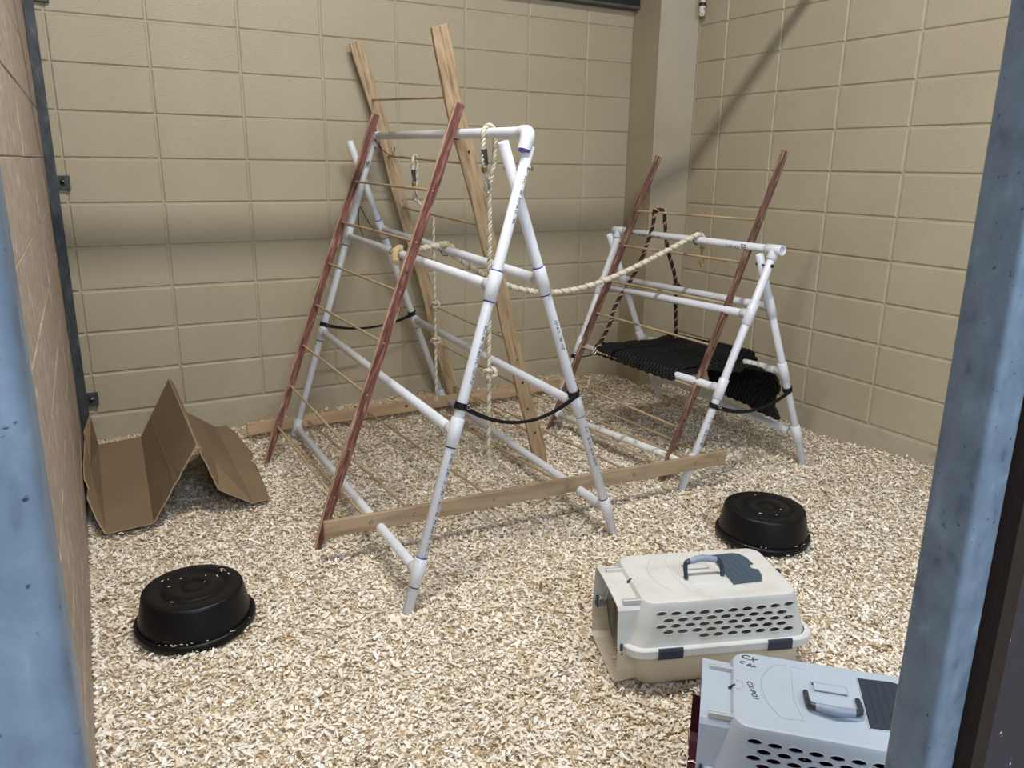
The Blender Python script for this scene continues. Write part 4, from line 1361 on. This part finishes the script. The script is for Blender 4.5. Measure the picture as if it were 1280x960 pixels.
    # handle seat
    mb = MB(); s1 = rrect(-.058, .054, .030, .012, 0); mb.rings([[Vector((p.x, p.y - .030, H - .0005)) for p in s1], [Vector((p.x * .95, p.y * .9 - .030, H + .0035)) for p in s1]], 0, False, True); mb.build('handle_seat', root, shell)
    # frame of the grip slot
    mb = MB(); P = [Vector((p.x, p.y + .039, H)) for p in rrect(-.049, .033, .020, .008, 0)]; mb.tube(P + [P[0]], .0015, 5); mb.build('slot_rim', root, shell)
    mb = MB(); mb.box((-.040, .031, .2600), (.031, .058, .2632)); mb.box((-.046, .020, .2560), (.031, .058, .2572)); mb.build('slot_flap', root, shell)
    # handle
    if handle_up:
        base_y, dirv = -.030, Vector((0, .42, .90)).normalized()
    else:
        base_y, dirv = .008, Vector((0, -.985, .17)).normalized()
    hl = .046 if handle_up else .062
    hd = empty('handle'); hd.parent = root
    a = Vector((-.062, base_y, H + .004)); b = Vector((.048, base_y, H + .004))
    mb = MB()
    for p, s in ((a, 1), (b, -1)):
        mb.tube(smooth_path([p, p + dirv * hl * .55, p + dirv * hl * .92 + Vector((s * .004, 0, 0)), p + dirv * hl * 1.04 + Vector((s * .018, 0, 0))], 5), [.0062] * 5 + [.0066] * 5 + [.0078] * 6, 10)
    COL.objects.unlink(hd); bpy.data.objects.remove(hd)
    hd = mb.build('handle', root, SLATE_D)
    mb = MB(); g0, g1 = a + dirv * hl * 1.04 + Vector((.014, 0, 0)), b + dirv * hl * 1.04 + Vector((-.014, 0, 0))
    mb.tube([g0, g0.lerp(g1, .1), g0.lerp(g1, .3) + dirv * .004, g0.lerp(g1, .5) + dirv * .006, g0.lerp(g1, .7) + dirv * .004, g0.lerp(g1, .9), g1], [.0082, .0092, .0102, .0106, .0102, .0092, .0082], 14); mb.build('grip', hd, GRIP)
    # pins on the collar and dark catch under the roof nose
    for y in (-.106, .070):
        mb = MB(); mb.box((-.272, y - .006, .246), (-.216, y + .006, .2585)); mb.build('hinge_pin', root, CLEARPIN if shell is SHELL_G else SHELL_W)
        m2 = MB(); m2.tube([(-.275, y + .002, .259), (-.217, y + .002, .259)], .0014, 6); m2.build('wire', root, STEEL)
    mb = MB(); mb.tube([(-.228, .0, .2505), (-.221, .0, .256), (-.215, .0, .262)], [.0035, .004, .003], 8); mb.build('catch', root, SLATE_D)
    mb = MB(); mb.tube([(.228, .0, .258), (.236, .0, .256), (.243, .0, .248)], [.004, .006, .005], 8); mb.build('catch', root, SLATE_D)
    mb = MB(); P = [Vector((-.212 + .016 * math.sin(a_) , .016 * math.cos(a_), H)) for a_ in [PI * k / 8 for k in range(9)]]; mb.tube(P, .0016, 5); mb.build('catch_recess', root, shell)
    # handwriting
    for text, x, y, ang_, size in marks:
        cu = bpy.data.curves.new('t', 'FONT'); cu.body = text; cu.size = size; cu.shear = .25; cu.space_character = 1.15; cu.offset = .0004
        tmp = bpy.data.objects.new('t', cu); COL.objects.link(tmp)
        dg = bpy.context.evaluated_depsgraph_get(); me2 = bpy.data.meshes.new_from_object(tmp.evaluated_get(dg))
        bpy.data.objects.remove(tmp)
        M = Matrix.Translation((x, y, H + .0004)) @ Matrix.Rotation(ang_, 4, 'Z')
        me2.transform(M); me2.materials.clear(); me2.materials.append(INK)
        o = bpy.data.objects.new('handwriting', me2); COL.objects.link(o); o.parent = root
    return root


carrier((1.472, -2.711), -.355, 'off-white pet carrier with beige tub and handle standing up, no door', SHELL_W, TUB_B, SLATE, True, ())
cc = carrier((1.335, -3.289), -.771, 'pale grey pet carrier with maroon tub and black handwriting, handle folded down', SHELL_G, TUB_M, SLATE_D, False,
             (('CX', -.203, .112, -.42, .024), ('C BP', -.207, .088, -.42, .0165), ('CX-PO1', -.190, .018, -1.35, .0165)))
mb = MB()
for y0, pts in ((0, [(.10, .045), (.105, .03), (.098, .02)]), (1, [(.085, .06), (.078, .05), (.082, .04), (.090, .045), (.082, .03), (.076, .022)])):
    mb.tube([(-.3085, y, z) for y, z in pts], .0011, 4)
mb.build('chalk_marks', cc, SCRIB)
